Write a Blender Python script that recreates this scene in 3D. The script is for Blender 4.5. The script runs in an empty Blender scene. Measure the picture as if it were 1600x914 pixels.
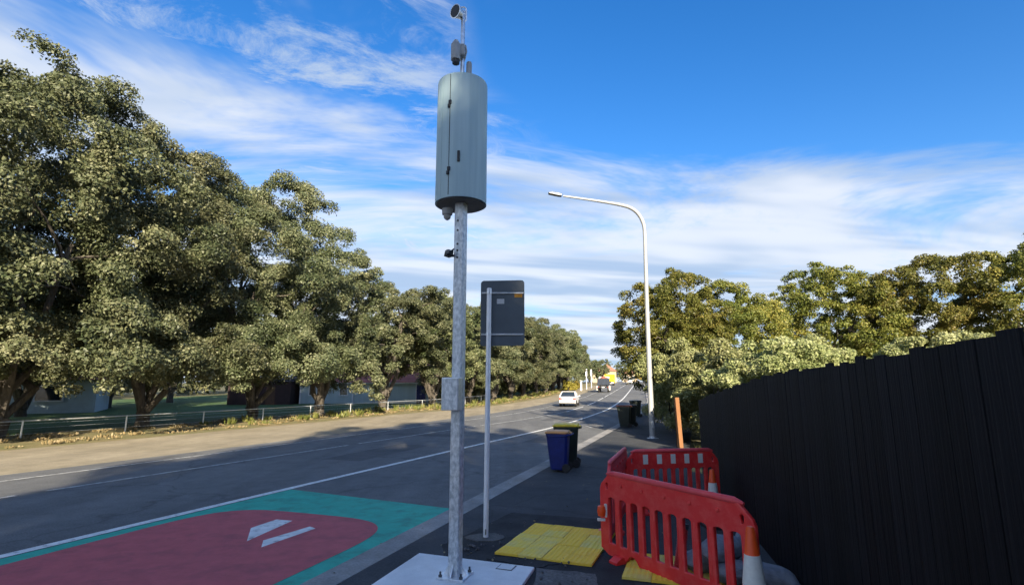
import bpy, bmesh, math, random
import numpy as np
from mathutils import Vector, Matrix

R = math.radians
scene = bpy.context.scene
col = scene.collection

# ------------------------------------------------------------------ camera
F = 820.0                       # focal length in pixels of the 1600 px wide photograph
H = 2.1                         # eye height
TH = math.atan(146 / F)         # upward pitch
cam_data = bpy.data.cameras.new('camera')
cam_data.sensor_fit = 'HORIZONTAL'
cam_data.sensor_width = 36
cam_data.lens = F / 1600 * 36
cam_data.clip_start = 0.05
cam_data.clip_end = 3000
cam = bpy.data.objects.new('camera', cam_data)
col.objects.link(cam)
cam.location = (0, 0, H)
cam.rotation_euler = (math.pi / 2 + TH, 0, 0)
scene.camera = cam

# ------------------------------------------------------------------ sun + sky
SUN_EL = R(22)
SUN_AZ = R(168)                 # clockwise from +Y: behind the viewer, a little to the right
sun_dir = Vector((math.sin(SUN_AZ) * math.cos(SUN_EL), math.cos(SUN_AZ) * math.cos(SUN_EL), math.sin(SUN_EL)))
sun_data = bpy.data.lights.new('sun', 'SUN')
sun_data.energy = 4.6
sun_data.angle = R(0.5)
sun_data.color = (1.0, 0.86, 0.66)
sun = bpy.data.objects.new('sun', sun_data)
col.objects.link(sun)
sun.rotation_euler = sun_dir.to_track_quat('Z', 'Y').to_euler()

world = bpy.data.worlds.new('World')
scene.world = world
world.use_nodes = True
world.cycles.sampling_method = 'MANUAL'
world.cycles.sample_map_resolution = 512
WN, WL = world.node_tree.nodes, world.node_tree.links
WN.clear()


def wn(t, **k):
    n = WN.new(t)
    for a, b in k.items():
        setattr(n, a, b)
    return n


def wmath(op, a, b=None, c=None, clamp=False):
    n = wn('ShaderNodeMath', operation=op, use_clamp=clamp)
    for i, v in enumerate((a, b, c)):
        if v is None:
            continue
        if isinstance(v, (int, float)):
            n.inputs[i].default_value = v
        else:
            WL.new(v, n.inputs[i])
    return n.outputs[0]


def wsmooth(v, a, b):
    n = wn('ShaderNodeMapRange', interpolation_type='SMOOTHSTEP')
    WL.new(v, n.inputs[0])
    n.inputs[1].default_value = a
    n.inputs[2].default_value = b
    return n.outputs[0]


sky = wn('ShaderNodeTexSky', sky_type='NISHITA', sun_disc=False)
sky.sun_elevation = SUN_EL
sky.sun_rotation = SUN_AZ
sky.air_density = 1.0
sky.dust_density = 0.6
sky.ozone_density = 2.5
hs = wn('ShaderNodeHueSaturation')
hs.inputs['Hue'].default_value = 0.509
hs.inputs['Saturation'].default_value = 1.36
hs.inputs['Value'].default_value = 0.59
WL.new(sky.outputs[0], hs.inputs['Color'])
tc = wn('ShaderNodeTexCoord')
sep = wn('ShaderNodeSeparateXYZ')
WL.new(tc.outputs['Generated'], sep.inputs[0])
zc = wmath('ADD', wmath('MAXIMUM', sep.outputs[2], 0.0), 0.10)
u = wmath('DIVIDE', sep.outputs[0], zc)
v = wmath('DIVIDE', sep.outputs[1], zc)


def wnoise(su, sv, scale, detail, rough, dist, off=(0, 0), rot=0.0):
    cr, sr = math.cos(rot), math.sin(rot)
    a = wmath('ADD', wmath('MULTIPLY', u, cr), wmath('MULTIPLY', v, sr))
    b = wmath('SUBTRACT', wmath('MULTIPLY', v, cr), wmath('MULTIPLY', u, sr))
    c = wn('ShaderNodeCombineXYZ')
    WL.new(wmath('ADD', wmath('MULTIPLY', a, su), off[0]), c.inputs[0])
    WL.new(wmath('ADD', wmath('MULTIPLY', b, sv), off[1]), c.inputs[1])
    n = wn('ShaderNodeTexNoise')
    n.inputs['Scale'].default_value = scale
    n.inputs['Detail'].default_value = detail
    n.inputs['Roughness'].default_value = rough
    n.inputs['Distortion'].default_value = dist
    WL.new(c.outputs[0], n.inputs['Vector'])
    return n.outputs[0]


# broad soft sheet of cloud that begins some way up and runs down to the horizon
sheet = wnoise(0.58, 1.0, 0.95, 6, 0.66, 0.6, (3.1, 1.7), 0.05)
tilt = wmath('ADD', sep.outputs[2], wmath('MULTIPLY', sep.outputs[0], 0.16))
elev_sheet = wsmooth(tilt, 0.50, 0.36)
sheet_m = wmath('MULTIPLY', wsmooth(wmath('ADD', sheet, wmath('MULTIPLY', elev_sheet, 0.31)), 0.57, 0.83), 0.92)
# thin high wisps, drawn out along one direction
wisp = wnoise(1.1, 1.9, 1.5, 8, 0.72, 1.2, (7.3, 2.2), 0.6)
big = wnoise(1.0, 1.0, 0.75, 2, 0.5, 0.0, (1.4, 5.2), 0.0)
clear = wn('ShaderNodeVectorMath', operation='DISTANCE')     # one clear window of deep blue, high on the right
WL.new(tc.outputs['Generated'], clear.inputs[0])
clear.inputs[1].default_value = (0.42, 0.72, 0.55)
left_bias = wsmooth(clear.outputs['Value'], 0.30, 0.66)
wisp_m = wmath('MULTIPLY', wsmooth(wisp, 0.43, 0.70), wsmooth(wmath('ADD', big, wmath('MULTIPLY', left_bias, 0.40)), 0.62, 0.84))
cloud = wmath('MAXIMUM', sheet_m, wmath('MULTIPLY', wisp_m, 0.95), clamp=True)
# pale low sky
hor = wn('ShaderNodeMix', data_type='RGBA')
WL.new(wmath('MULTIPLY', wsmooth(sep.outputs[2], 0.30, 0.0), 0.88), hor.inputs[0])
WL.new(hs.outputs[0], hor.inputs[6])
hor.inputs[7].default_value = (0.72, 1.18, 1.92, 1)
# cloud brightness: grey-blue bellies, whiter edges
shade = wnoise(0.5, 1.5, 1.3, 3, 0.55, 0.3, (9.2, 4.4), 0.1)
ccol = wn('ShaderNodeMix', data_type='RGBA')
WL.new(wsmooth(shade, 0.36, 0.62), ccol.inputs[0])
ccol.inputs[6].default_value = (1.12, 1.44, 1.95, 1)
ccol.inputs[7].default_value = (2.05, 2.17, 2.38, 1)
mix = wn('ShaderNodeMix', data_type='RGBA')
WL.new(cloud, mix.inputs[0])
WL.new(hor.outputs[2], mix.inputs[6])
WL.new(ccol.outputs[2], mix.inputs[7])
bg = wn('ShaderNodeBackground')
bg.inputs['Strength'].default_value = 0.15
WL.new(mix.outputs[2], bg.inputs['Color'])
wo = wn('ShaderNodeOutputWorld')
WL.new(bg.outputs[0], wo.inputs['Surface'])

scene.view_settings.view_transform = 'Standard'
scene.view_settings.look = 'None'
scene.view_settings.exposure = 1.5
scene.view_settings.gamma = 1.0
scene.view_settings.use_curve_mapping = False
scene.render.engine = 'CYCLES'
scene.cycles.max_bounces = 3
scene.cycles.diffuse_bounces = 2
scene.cycles.glossy_bounces = 2
scene.cycles.transmission_bounces = 2
scene.cycles.transparent_max_bounces = 6
scene.cycles.use_denoising = True
scene.cycles.use_adaptive_sampling = True
scene.cycles.adaptive_threshold = 0.03

# ------------------------------------------------------------------ helpers
CT, ST = math.cos(TH), math.sin(TH)


def at(px, py, Y):
    """point on the photograph's line of sight at distance Y in front of the viewer"""
    x, q = (px - 800) / F, (457 - py) / F
    d = Vector((x, CT - q * ST, ST + q * CT))
    p = d * (Y / d.y)
    return Vector((p.x, p.y, p.z + H))


AX = R(19)                      # the street runs 19 degrees to the right of the view


def road(s, t):
    return (s * math.sin(AX) + t * math.cos(AX), s * math.cos(AX) - t * math.sin(AX))


def st_of(x, y):
    return (x * math.sin(AX) + y * math.cos(AX), x * math.cos(AX) - y * math.sin(AX))


def zr(s):
    k = 8.0
    a = (min(s, 235) - 38) / k
    return 0.02 * k * (a + math.log1p(math.exp(-a)) if a > 0 else math.log1p(math.exp(a)))


def zxy(x, y):
    return zr(st_of(x, y)[0])


def rp(s, t, dz=0.0):
    x, y = road(s, t)
    return Vector((x, y, zr(s) + dz))


def tag(o, label=None, cat=None, group=None, kind=None):
    if label:
        o['label'] = label
    if cat:
        o['category'] = cat
    if group:
        o['group'] = group
    if kind:
        o['kind'] = kind
    return o


def empty(name, loc, rz=0.0):
    o = bpy.data.objects.new(name, None)
    col.objects.link(o)
    o.empty_display_size = 0.2
    o.location = loc
    o.rotation_euler = (0, 0, rz)
    return o


def link(name, me, parent=None):
    o = bpy.data.objects.new(name, me)
    col.objects.link(o)
    if parent:
        o.parent = parent
    return o


def copy_tree(o, parent=None):
    c = o.copy()
    col.objects.link(c)
    c.parent = parent
    for ch in list(o.children):
        copy_tree(ch, c)
    return c


class MB:
    """collects polygons for one mesh object"""

    def __init__(self):
        self.v, self.f = [], []

    def add(self, vs, fs):
        b = len(self.v)
        self.v += [tuple(p) for p in vs]
        self.f += [tuple(i + b for i in f) for f in fs]
        return self

    def box(self, c, s, rot=None, taper=1.0):
        vs = []
        for z in (-1, 1):
            k = taper if z > 0 else 1.0
            for (x, y) in ((-1, -1), (1, -1), (1, 1), (-1, 1)):
                p = Vector((x * s[0] / 2 * k, y * s[1] / 2 * k, z * s[2] / 2))
                if rot is not None:
                    p = rot @ p
                vs.append(p + Vector(c))
        return self.add(vs, [(3, 2, 1, 0), (4, 5, 6, 7), (0, 1, 5, 4), (1, 2, 6, 5), (2, 3, 7, 6), (3, 0, 4, 7)])

    def tube(self, pts, rad, n=10, cap=True):
        pts = [Vector(p) for p in pts]
        if not isinstance(rad, (list, tuple)):
            rad = [rad] * len(pts)
        rings, up = [], None
        for i, p in enumerate(pts):
            d = (pts[min(i + 1, len(pts) - 1)] - pts[max(i - 1, 0)]).normalized()
            if up is None:
                up = Vector((1, 0, 0)) if abs(d.x) < 0.9 else Vector((0, 1, 0))
            a = (up - d * up.dot(d)).normalized()
            up = a
            b = d.cross(a)
            rings.append([p + (a * math.cos(2 * math.pi * k / n) + b * math.sin(2 * math.pi * k / n)) * rad[i] for k in range(n)])
        vs = [q for r in rings for q in r]
        fs = []
        for i in range(len(rings) - 1):
            for k in range(n):
                k2 = (k + 1) % n
                fs.append((i * n + k, i * n + k2, (i + 1) * n + k2, (i + 1) * n + k))
        if cap:
            fs.append(tuple(range(n - 1, -1, -1)))
            fs.append(tuple((len(rings) - 1) * n + k for k in range(n)))
        return self.add(vs, fs)

    def lathe(self, prof, n=24, c=(0, 0, 0), ax=None):
        """profile [(r, z)] turned about z (or about direction ax)"""
        q = Vector((0, 0, 1)).rotation_difference(Vector(ax)).to_matrix() if ax is not None else Matrix.Identity(3)
        vs = []
        for r, z in prof:
            for k in range(n):
                a = 2 * math.pi * k / n
                vs.append(q @ Vector((r * math.cos(a), r * math.sin(a), z)) + Vector(c))
        fs = []
        for i in range(len(prof) - 1):
            for k in range(n):
                k2 = (k + 1) % n
                fs.append((i * n + k, i * n + k2, (i + 1) * n + k2, (i + 1) * n + k))
        if prof[0][0] > 1e-5:
            fs.append(tuple(range(n - 1, -1, -1)))
        if prof[-1][0] > 1e-5:
            fs.append(tuple((len(prof) - 1) * n + k for k in range(n)))
        return self.add(vs, fs)

    def prism(self, poly, d0, d1):
        """polygon [(x, z)] pushed from y=d0 to y=d1"""
        n = len(poly)
        vs = [(x, d0, z) for x, z in poly] + [(x, d1, z) for x, z in poly]
        fs = [tuple(range(n)), tuple(range(2 * n - 1, n - 1, -1))]
        for i in range(n):
            j = (i + 1) % n
            fs.append((j, i, n + i, n + j))
        return self.add(vs, fs)

    def slab(self, poly, z0, z1):
        """polygon [(x, y)] raised from z0 to z1"""
        n = len(poly)
        vs = [(x, y, z0) for x, y in poly] + [(x, y, z1) for x, y in poly]
        fs = [tuple(range(n - 1, -1, -1)), tuple(range(n, 2 * n))]
        for i in range(n):
            j = (i + 1) % n
            fs.append((i, j, n + j, n + i))
        return self.add(vs, fs)

    def mesh(self, name, m, smooth=False):
        me = bpy.data.meshes.new(name)
        me.from_pydata(self.v, [], self.f)
        me.materials.append(m)
        bm = bmesh.new()
        bm.from_mesh(me)
        bmesh.ops.recalc_face_normals(bm, faces=bm.faces)
        bm.to_mesh(me)
        bm.free()
        if smooth:
            me.shade_smooth()
            try:
                me.set_sharp_from_angle(angle=R(38))
            except Exception:
                pass
        me.update()
        return me

    def build(self, name, m, parent=None, smooth=False, bevel=0.0):
        o = link(name, self.mesh(name, m, smooth), parent)
        if bevel:
            b = o.modifiers.new('bevel', 'BEVEL')
            b.width = bevel
            b.segments = 2
            b.limit_method = 'ANGLE'
            b.angle_limit = R(40)
        return o


MATS = {}


def mat(name, c, rough=0.6, metal=0.0, var=0.12, scale=6.0, bump=0.0, bscale=None, spec=0.5, c2=None, detail=5.0, stretch=None, lo=0.35, hi=0.65):
    """procedural material: noise-driven mix of two tones and an optional relief"""
    m = bpy.data.materials.new(name)
    m.use_nodes = True
    N, L = m.node_tree.nodes, m.node_tree.links
    b = N['Principled BSDF']
    b.inputs['Roughness'].default_value = rough
    b.inputs['Metallic'].default_value = metal
    b.inputs['Specular IOR Level'].default_value = spec
    t = N.new('ShaderNodeTexCoord')
    mp = N.new('ShaderNodeMapping')
    if stretch:
        mp.inputs['Scale'].default_value = stretch
    L.new(t.outputs['Object'], mp.inputs[0])
    n = N.new('ShaderNodeTexNoise')
    n.inputs['Scale'].default_value = scale
    n.inputs['Detail'].default_value = detail
    n.inputs['Roughness'].default_value = 0.62
    L.new(mp.outputs[0], n.inputs['Vector'])
    r = N.new('ShaderNodeMapRange')
    r.inputs[1].default_value = lo
    r.inputs[2].default_value = hi
    L.new(n.outputs[0], r.inputs[0])
    x = N.new('ShaderNodeMix')
    x.data_type = 'RGBA'
    d = c2 if c2 else tuple(k * (1 + var) for k in c)
    e = c if c2 else tuple(k * (1 - var) for k in c)
    x.inputs[6].default_value = (*e, 1)
    x.inputs[7].default_value = (*d, 1)
    L.new(r.outputs[0], x.inputs[0])
    L.new(x.outputs[2], b.inputs['Base Color'])
    if bump:
        n2 = N.new('ShaderNodeTexNoise')
        n2.inputs['Scale'].default_value = bscale or scale * 4
        n2.inputs['Detail'].default_value = 4
        L.new(mp.outputs[0], n2.inputs['Vector'])
        bp = N.new('ShaderNodeBump')
        bp.inputs['Strength'].default_value = bump
        bp.inputs['Distance'].default_value = 0.02
        L.new(n2.outputs[0], bp.inputs['Height'])
        L.new(bp.outputs[0], b.inputs['Normal'])
    MATS[name] = m
    return m


def ground_mat(name, c, c2, fine=(0.8, 1.2), rough=0.9, patch=0.25, speck=60.0, bump=0.5, streak=None, crack=0.0, spec=0.3):
    """weathered ground: big patches, mid mottling and fine aggregate"""
    m = bpy.data.materials.new(name)
    m.use_nodes = True
    N, L = m.node_tree.nodes, m.node_tree.links
    b = N['Principled BSDF']
    b.inputs['Roughness'].default_value = rough
    b.inputs['Specular IOR Level'].default_value = spec
    t = N.new('ShaderNodeTexCoord')

    def noise(scale, det, vec=None, ro=0.6):
        n = N.new('ShaderNodeTexNoise')
        n.inputs['Scale'].default_value = scale
        n.inputs['Detail'].default_value = det
        n.inputs['Roughness'].default_value = ro
        L.new(vec if vec else t.outputs['Object'], n.inputs['Vector'])
        return n.outputs[0]

    def rng(v, a, b_, lo, hi):
        r = N.new('ShaderNodeMapRange')
        r.inputs[1].default_value, r.inputs[2].default_value = a, b_
        r.inputs[3].default_value, r.inputs[4].default_value = lo, hi
        L.new(v, r.inputs[0])
        return r.outputs[0]

    def mul(a, c_):
        x = N.new('ShaderNodeMix')
        x.data_type = 'RGBA'
        x.blend_type = 'MULTIPLY'
        x.inputs[0].default_value = 1
        L.new(a, x.inputs[6])
        L.new(c_, x.inputs[7])
        return x.outputs[2]
    x = N.new('ShaderNodeMix')
    x.data_type = 'RGBA'
    x.inputs[6].default_value = (*c, 1)
    x.inputs[7].default_value = (*c2, 1)
    L.new(rng(noise(patch, 6), 0.35, 0.65, 0, 1), x.inputs[0])
    f = noise(speck, 3, ro=0.7)
    out = mul(x.outputs[2], rng(f, 0.3, 0.7, fine[0], fine[1]))
    out = mul(out, rng(noise(2.2, 5), 0.3, 0.7, 0.86, 1.14))
    if streak:
        mp = N.new('ShaderNodeMapping')
        mp.inputs['Rotation'].default_value = (0, 0, AX)
        mp.inputs['Scale'].default_value = streak
        L.new(t.outputs['Object'], mp.inputs[0])
        out = mul(out, rng(noise(1.0, 3, mp.outputs[0]), 0.35, 0.65, 0.88, 1.12))
    if crack:
        vo = N.new('ShaderNodeTexVoronoi')
        vo.feature = 'DISTANCE_TO_EDGE'
        vo.inputs['Scale'].default_value = crack
        dn = N.new('ShaderNodeTexNoise')
        dn.inputs['Scale'].default_value = 1.3
        dn.inputs['Detail'].default_value = 4
        L.new(t.outputs['Object'], dn.inputs['Vector'])
        va = N.new('ShaderNodeVectorMath')
        L.new(t.outputs['Object'], va.inputs[0])
        L.new(dn.outputs['Color'], va.inputs[1])
        L.new(va.outputs[0], vo.inputs['Vector'])
        out = mul(out, rng(vo.outputs['Distance'], 0.0, 0.012, 0.72, 1.0))
    L.new(out, b.inputs['Base Color'])
    bp = N.new('ShaderNodeBump')
    bp.inputs['Strength'].default_value = bump
    bp.inputs['Distance'].default_value = 0.008
    L.new(f, bp.inputs['Height'])
    L.new(bp.outputs[0], b.inputs['Normal'])
    MATS[name] = m
    return m


def paint_mat(name, c, wear, c_under, scale=9.0, thr=0.62):
    """road paint worn through to what lies under it"""
    m = mat(name, c, rough=0.75, var=0.1, scale=4, bump=0.3, bscale=70)
    N, L = m.node_tree.nodes, m.node_tree.links
    b = N['Principled BSDF']
    old = b.inputs['Base Color'].links[0].from_socket
    t = N.new('ShaderNodeTexCoord')
    n = N.new('ShaderNodeTexNoise')
    n.inputs['Scale'].default_value = scale
    n.inputs['Detail'].default_value = 8
    n.inputs['Roughness'].default_value = 0.7
    L.new(t.outputs['Object'], n.inputs['Vector'])
    r = N.new('ShaderNodeMapRange')
    r.inputs[1].default_value, r.inputs[2].default_value = thr - 0.08, thr + 0.08
    r.inputs[4].default_value = wear
    L.new(n.outputs[0], r.inputs[0])
    x = N.new('ShaderNodeMix')
    x.data_type = 'RGBA'
    L.new(r.outputs[0], x.inputs[0])
    L.new(old, x.inputs[6])
    x.inputs[7].default_value = (*c_under, 1)
    L.new(x.outputs[2], b.inputs['Base Color'])
    return m


def leaf_mat(name, c1, c2, c3, trans=0.22, rough=0.5, patch=0.5):
    m = bpy.data.materials.new(name)
    m.use_nodes = True
    N, L = m.node_tree.nodes, m.node_tree.links
    b = N['Principled BSDF']
    b.inputs['Roughness'].default_value = rough
    b.inputs['Specular IOR Level'].default_value = 0.35
    g = N.new('ShaderNodeNewGeometry')
    cr = N.new('ShaderNodeValToRGB')
    cr.color_ramp.elements[0].color = (*c1, 1)
    cr.color_ramp.elements[1].color = (*c3, 1)
    e = cr.color_ramp.elements.new(0.5)
    e.color = (*c2, 1)
    t = N.new('ShaderNodeTexCoord')
    n = N.new('ShaderNodeTexNoise')
    n.inputs['Scale'].default_value = patch
    n.inputs['Detail'].default_value = 3
    L.new(t.outputs['Object'], n.inputs['Vector'])
    a = N.new('ShaderNodeMath')
    a.operation = 'MULTIPLY_ADD'
    L.new(g.outputs['Random Per Island'], a.inputs[0])
    a.inputs[1].default_value = 0.55
    s = N.new('ShaderNodeMapRange')
    s.inputs[1].default_value, s.inputs[2].default_value = 0.3, 0.7
    s.inputs[3].default_value, s.inputs[4].default_value = -0.1, 0.55
    L.new(n.outputs[0], s.inputs[0])
    L.new(s.outputs[0], a.inputs[2])
    L.new(a.outputs[0], cr.inputs[0])
    oi = N.new('ShaderNodeObjectInfo')          # each plant a little lighter, darker, greener or browner than the next
    hv = N.new('ShaderNodeHueSaturation')
    for sock, lo_, hi_ in (('Hue', 0.485, 0.512), ('Value', 0.82, 1.18)):
        w_ = N.new('ShaderNodeMapRange')
        w_.inputs[3].default_value, w_.inputs[4].default_value = lo_, hi_
        L.new(oi.outputs['Random'], w_.inputs[0])
        L.new(w_.outputs[0], hv.inputs[sock])
    L.new(cr.outputs[0], hv.inputs['Color'])
    L.new(hv.outputs[0], b.inputs['Base Color'])
    tr = N.new('ShaderNodeBsdfTranslucent')
    L.new(hv.outputs[0], tr.inputs['Color'])
    mx = N.new('ShaderNodeMixShader')
    mx.inputs[0].default_value = trans
    L.new(b.outputs[0], mx.inputs[1])
    L.new(tr.outputs[0], mx.inputs[2])
    L.new(mx.outputs[0], N['Material Output'].inputs['Surface'])
    MATS[name] = m
    return m


# ------------------------------------------------------------------ materials
M_road = ground_mat('asphalt', (0.118, 0.123, 0.124), (0.160, 0.163, 0.158), patch=0.18, streak=(1.1, 0.03, 1), speck=38, crack=0.22, fine=(0.7, 1.3))
M_path = ground_mat('footpath_asphalt', (0.042, 0.046, 0.050), (0.064, 0.067, 0.070), patch=0.5, speck=45, crack=0.3, fine=(0.7, 1.35))
M_newtar = ground_mat('fresh_tar', (0.018, 0.019, 0.021), (0.040, 0.041, 0.043), patch=2.0, speck=40, bump=0.9)
M_rubble = ground_mat('gravel', (0.10, 0.10, 0.10), (0.17, 0.165, 0.155), patch=3.0, speck=35, bump=0.9, fine=(0.55, 1.3))
M_kerb = ground_mat('kerb_concrete', (0.22, 0.215, 0.20), (0.33, 0.32, 0.30), patch=1.2, speck=40)
M_slab = ground_mat('pale_concrete', (0.68, 0.70, 0.69), (0.78, 0.79, 0.77), patch=1.0, speck=70, fine=(0.92, 1.06), bump=0.25)
M_footing = ground_mat('old_concrete', (0.075, 0.075, 0.072), (0.14, 0.135, 0.125), patch=6.0, speck=45, fine=(0.6, 1.3))
M_verge = ground_mat('verge_gravel', (0.25, 0.215, 0.145), (0.33, 0.285, 0.20), patch=0.3, speck=25, streak=(0.8, 0.05, 1))
M_dry = ground_mat('dry_turf', (0.26, 0.21, 0.11), (0.17, 0.17, 0.07), patch=0.6, speck=18, fine=(0.6, 1.3))
M_lawn = ground_mat('lawn', (0.045, 0.10, 0.028), (0.075, 0.12, 0.04), patch=0.4, speck=14, fine=(0.6, 1.35))
M_soil = ground_mat('rough_grass', (0.09, 0.10, 0.04), (0.15, 0.13, 0.07), patch=0.2, speck=10, fine=(0.6, 1.35))
M_white = paint_mat('road_white', (0.70, 0.71, 0.68), 0.75, (0.10, 0.10, 0.10), 7.0, 0.60)
M_whitefaint = paint_mat('road_white_old', (0.46, 0.47, 0.45), 0.9, (0.10, 0.10, 0.10), 7.0, 0.54)
M_green = paint_mat('road_green', (0.03, 0.39, 0.28), 0.65, (0.035, 0.19, 0.15), 2.2, 0.57)
M_red = paint_mat('road_red', (0.47, 0.095, 0.105), 0.6, (0.26, 0.065, 0.075), 2.2, 0.58)
M_galv = mat('galvanised_steel', (0.40, 0.45, 0.48), rough=0.45, metal=0.4, c2=(0.74, 0.78, 0.80), scale=20, stretch=(1.5, 1.5, 0.9), detail=4, lo=0.36, hi=0.64)
M_galvbright = mat('bright_galvanised', (0.72, 0.76, 0.79), rough=0.35, metal=0.7, var=0.15, scale=14)
M_cab = mat('cabinet_paint', (0.36, 0.50, 0.53), rough=0.62, metal=0.1, spec=0.3, c2=(0.44, 0.58, 0.60), scale=5, stretch=(3.0, 3.0, 0.12), detail=4)
M_black = mat('black_plastic', (0.012, 0.013, 0.015), rough=0.45, var=0.25, scale=20)
M_grey = mat('grey_plastic', (0.36, 0.37, 0.36), rough=0.5, var=0.12, scale=8)
M_greydk = mat('dark_steel', (0.10, 0.11, 0.12), rough=0.45, metal=0.5, var=0.2, scale=9)
M_lamp = mat('lamp_post_paint', (0.30, 0.32, 0.33), rough=0.5, metal=0.15, c2=(0.38, 0.39, 0.39), scale=3)
M_signback = mat('sign_back', (0.085, 0.108, 0.125), rough=0.5, metal=0.1, c2=(0.10, 0.125, 0.145), scale=4)
M_signpost = mat('white_post', (0.86, 0.88, 0.89), rough=0.35, metal=0.15, var=0.06, scale=6)
M_sticker = mat('pale_sticker', (0.55, 0.57, 0.57), rough=0.6, var=0.08, scale=40)
M_amber = mat('amber_sticker', (0.62, 0.27, 0.02), rough=0.5, var=0.1, scale=30)
M_barrier = mat('barrier_plastic', (0.78, 0.030, 0.030), rough=0.45, c2=(0.84, 0.11, 0.09), scale=9, detail=10, lo=0.45, hi=0.80, bump=0.12, bscale=60)
M_barrier2 = mat('barrier_plastic_faded', (0.76, 0.09, 0.10), rough=0.5, c2=(0.70, 0.05, 0.06), scale=7)
M_plate = mat('white_reflector', (0.72, 0.72, 0.66), rough=0.35, var=0.06, scale=30)
M_orange = mat('fluorescent_orange', (0.85, 0.085, 0.01), rough=0.45, var=0.08, scale=8)
M_tactile = mat('tactile_yellow', (0.95, 0.62, 0.05), rough=0.7, c2=(0.88, 0.55, 0.06), scale=5, bump=0.3, bscale=60, lo=0.4, hi=0.75)
M_tactile2 = mat('tactile_yellow_clean', (0.92, 0.66, 0.07), rough=0.65, c2=(0.78, 0.60, 0.16), scale=4, bump=0.3, bscale=60)
M_binblue = mat('bin_blue', (0.005, 0.014, 0.13), rough=0.45, var=0.2, scale=5)
M_bingreen = mat('bin_dark_green', (0.010, 0.020, 0.016), rough=0.45, var=0.3, scale=5)
M_lidyellow = mat('lid_yellow', (0.66, 0.47, 0.03), rough=0.45, var=0.12, scale=6)
M_lidorange = mat('lid_orange', (0.66, 0.30, 0.10), rough=0.5, var=0.12, scale=6)
M_liddark = mat('lid_dark', (0.03, 0.022, 0.018), rough=0.5, var=0.2, scale=6)
M_lidmaroon = mat('lid_maroon', (0.12, 0.035, 0.02), rough=0.5, var=0.2, scale=6)
M_tyre = mat('rubber', (0.02, 0.02, 0.02), rough=0.85, var=0.2, scale=20)
M_fence = mat('black_stained_timber', (0.0035, 0.004, 0.006), rough=0.75, spec=0.2, c2=(0.008, 0.0085, 0.011), scale=5, stretch=(6, 6, 0.5), bump=0.35, bscale=12)
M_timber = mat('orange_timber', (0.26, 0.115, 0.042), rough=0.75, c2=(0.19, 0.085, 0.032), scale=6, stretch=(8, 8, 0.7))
M_brownfence = mat('brown_timber', (0.085, 0.045, 0.025), rough=0.75, var=0.3, scale=6, stretch=(8, 8, 0.7))
M_bark = mat('bark', (0.050, 0.042, 0.033), rough=0.9, c2=(0.12, 0.105, 0.085), scale=4, stretch=(2, 2, 0.6), bump=0.8, bscale=16)
M_leaf = leaf_mat('leaf_olive', (0.038, 0.056, 0.024), (0.115, 0.134, 0.064), (0.265, 0.268, 0.150))
M_leaf2 = leaf_mat('leaf_olive_dark', (0.030, 0.046, 0.018), (0.095, 0.112, 0.045), (0.230, 0.230, 0.115))
M_leafr = leaf_mat('leaf_golden', (0.055, 0.078, 0.016), (0.160, 0.175, 0.036), (0.300, 0.250, 0.060), trans=0.35)
M_leafh = leaf_mat('leaf_pale', (0.130, 0.170, 0.055), (0.290, 0.320, 0.130), (0.480, 0.480, 0.260), trans=0.3)
M_leafb = leaf_mat('leaf_bush', (0.045, 0.065, 0.025), (0.110, 0.130, 0.050), (0.190, 0.190, 0.090))
M_leafy = leaf_mat('leaf_yellow', (0.16, 0.15, 0.03), (0.28, 0.24, 0.04), (0.38, 0.30, 0.08))
M_weed = leaf_mat('weed_green', (0.07, 0.10, 0.02), (0.16, 0.18, 0.045), (0.30, 0.27, 0.10), patch=1.2)
M_drygrass = leaf_mat('dry_grass', (0.13, 0.12, 0.05), (0.27, 0.215, 0.10), (0.42, 0.34, 0.18), patch=1.0)
M_weather = mat('teal_weatherboard', (0.42, 0.53, 0.56), rough=0.6, var=0.08, scale=2)
M_trim = mat('white_trim', (0.70, 0.73, 0.75), rough=0.5, var=0.05, scale=5)
M_roof = mat('red_roof', (0.30, 0.085, 0.06), rough=0.7, c2=(0.40, 0.14, 0.10), scale=2.5)
M_roof2 = mat('brown_roof', (0.26, 0.14, 0.085), rough=0.75, c2=(0.33, 0.19, 0.12), scale=2.0)
M_bluedoor = mat('blue_door', (0.012, 0.020, 0.11), rough=0.5, var=0.15, scale=3)
M_glass = mat('dark_glass', (0.02, 0.03, 0.04), rough=0.08, var=0.2, scale=2, spec=0.8)
M_maroon = mat('maroon_boards', (0.030, 0.014, 0.014), rough=0.7, var=0.3, scale=2)
M_cream = mat('cream_wall', (0.42, 0.34, 0.22), rough=0.7, var=0.08, scale=2)
M_carwhite = mat('white_car_paint', (0.78, 0.78, 0.75), rough=0.25, var=0.03, scale=2)
M_chrome = mat('alloy', (0.5, 0.5, 0.5), rough=0.3, metal=0.8, var=0.1, scale=8)
M_tail = mat('tail_lamp', (0.35, 0.015, 0.01), rough=0.2, var=0.1, scale=8)
M_truck = mat('truck_navy', (0.020, 0.030, 0.050), rough=0.4, var=0.2, scale=3)
M_load = mat('reddish_load', (0.34, 0.12, 0.075), rough=0.9, var=0.3, scale=4, bump=0.6)
M_yelpaint = mat('yellow_truck_paint', (0.85, 0.62, 0.01), rough=0.4, var=0.06, scale=2)
M_sand = mat('grey_sandbag', (0.17, 0.19, 0.22), rough=0.85, c2=(0.30, 0.32, 0.35), scale=8, bump=0.5, bscale=30)
M_pebble = mat('loose_stone', (0.11, 0.11, 0.115), rough=0.9, var=0.4, scale=10)

# ------------------------------------------------------------------ ground, road, paths
S_KNOTS = [-120, -90, -70, -55, -45] + list(range(-40, 240, 2)) + [245, 260, 290, 330, 380, 450, 560, 800, 1200]


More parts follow.
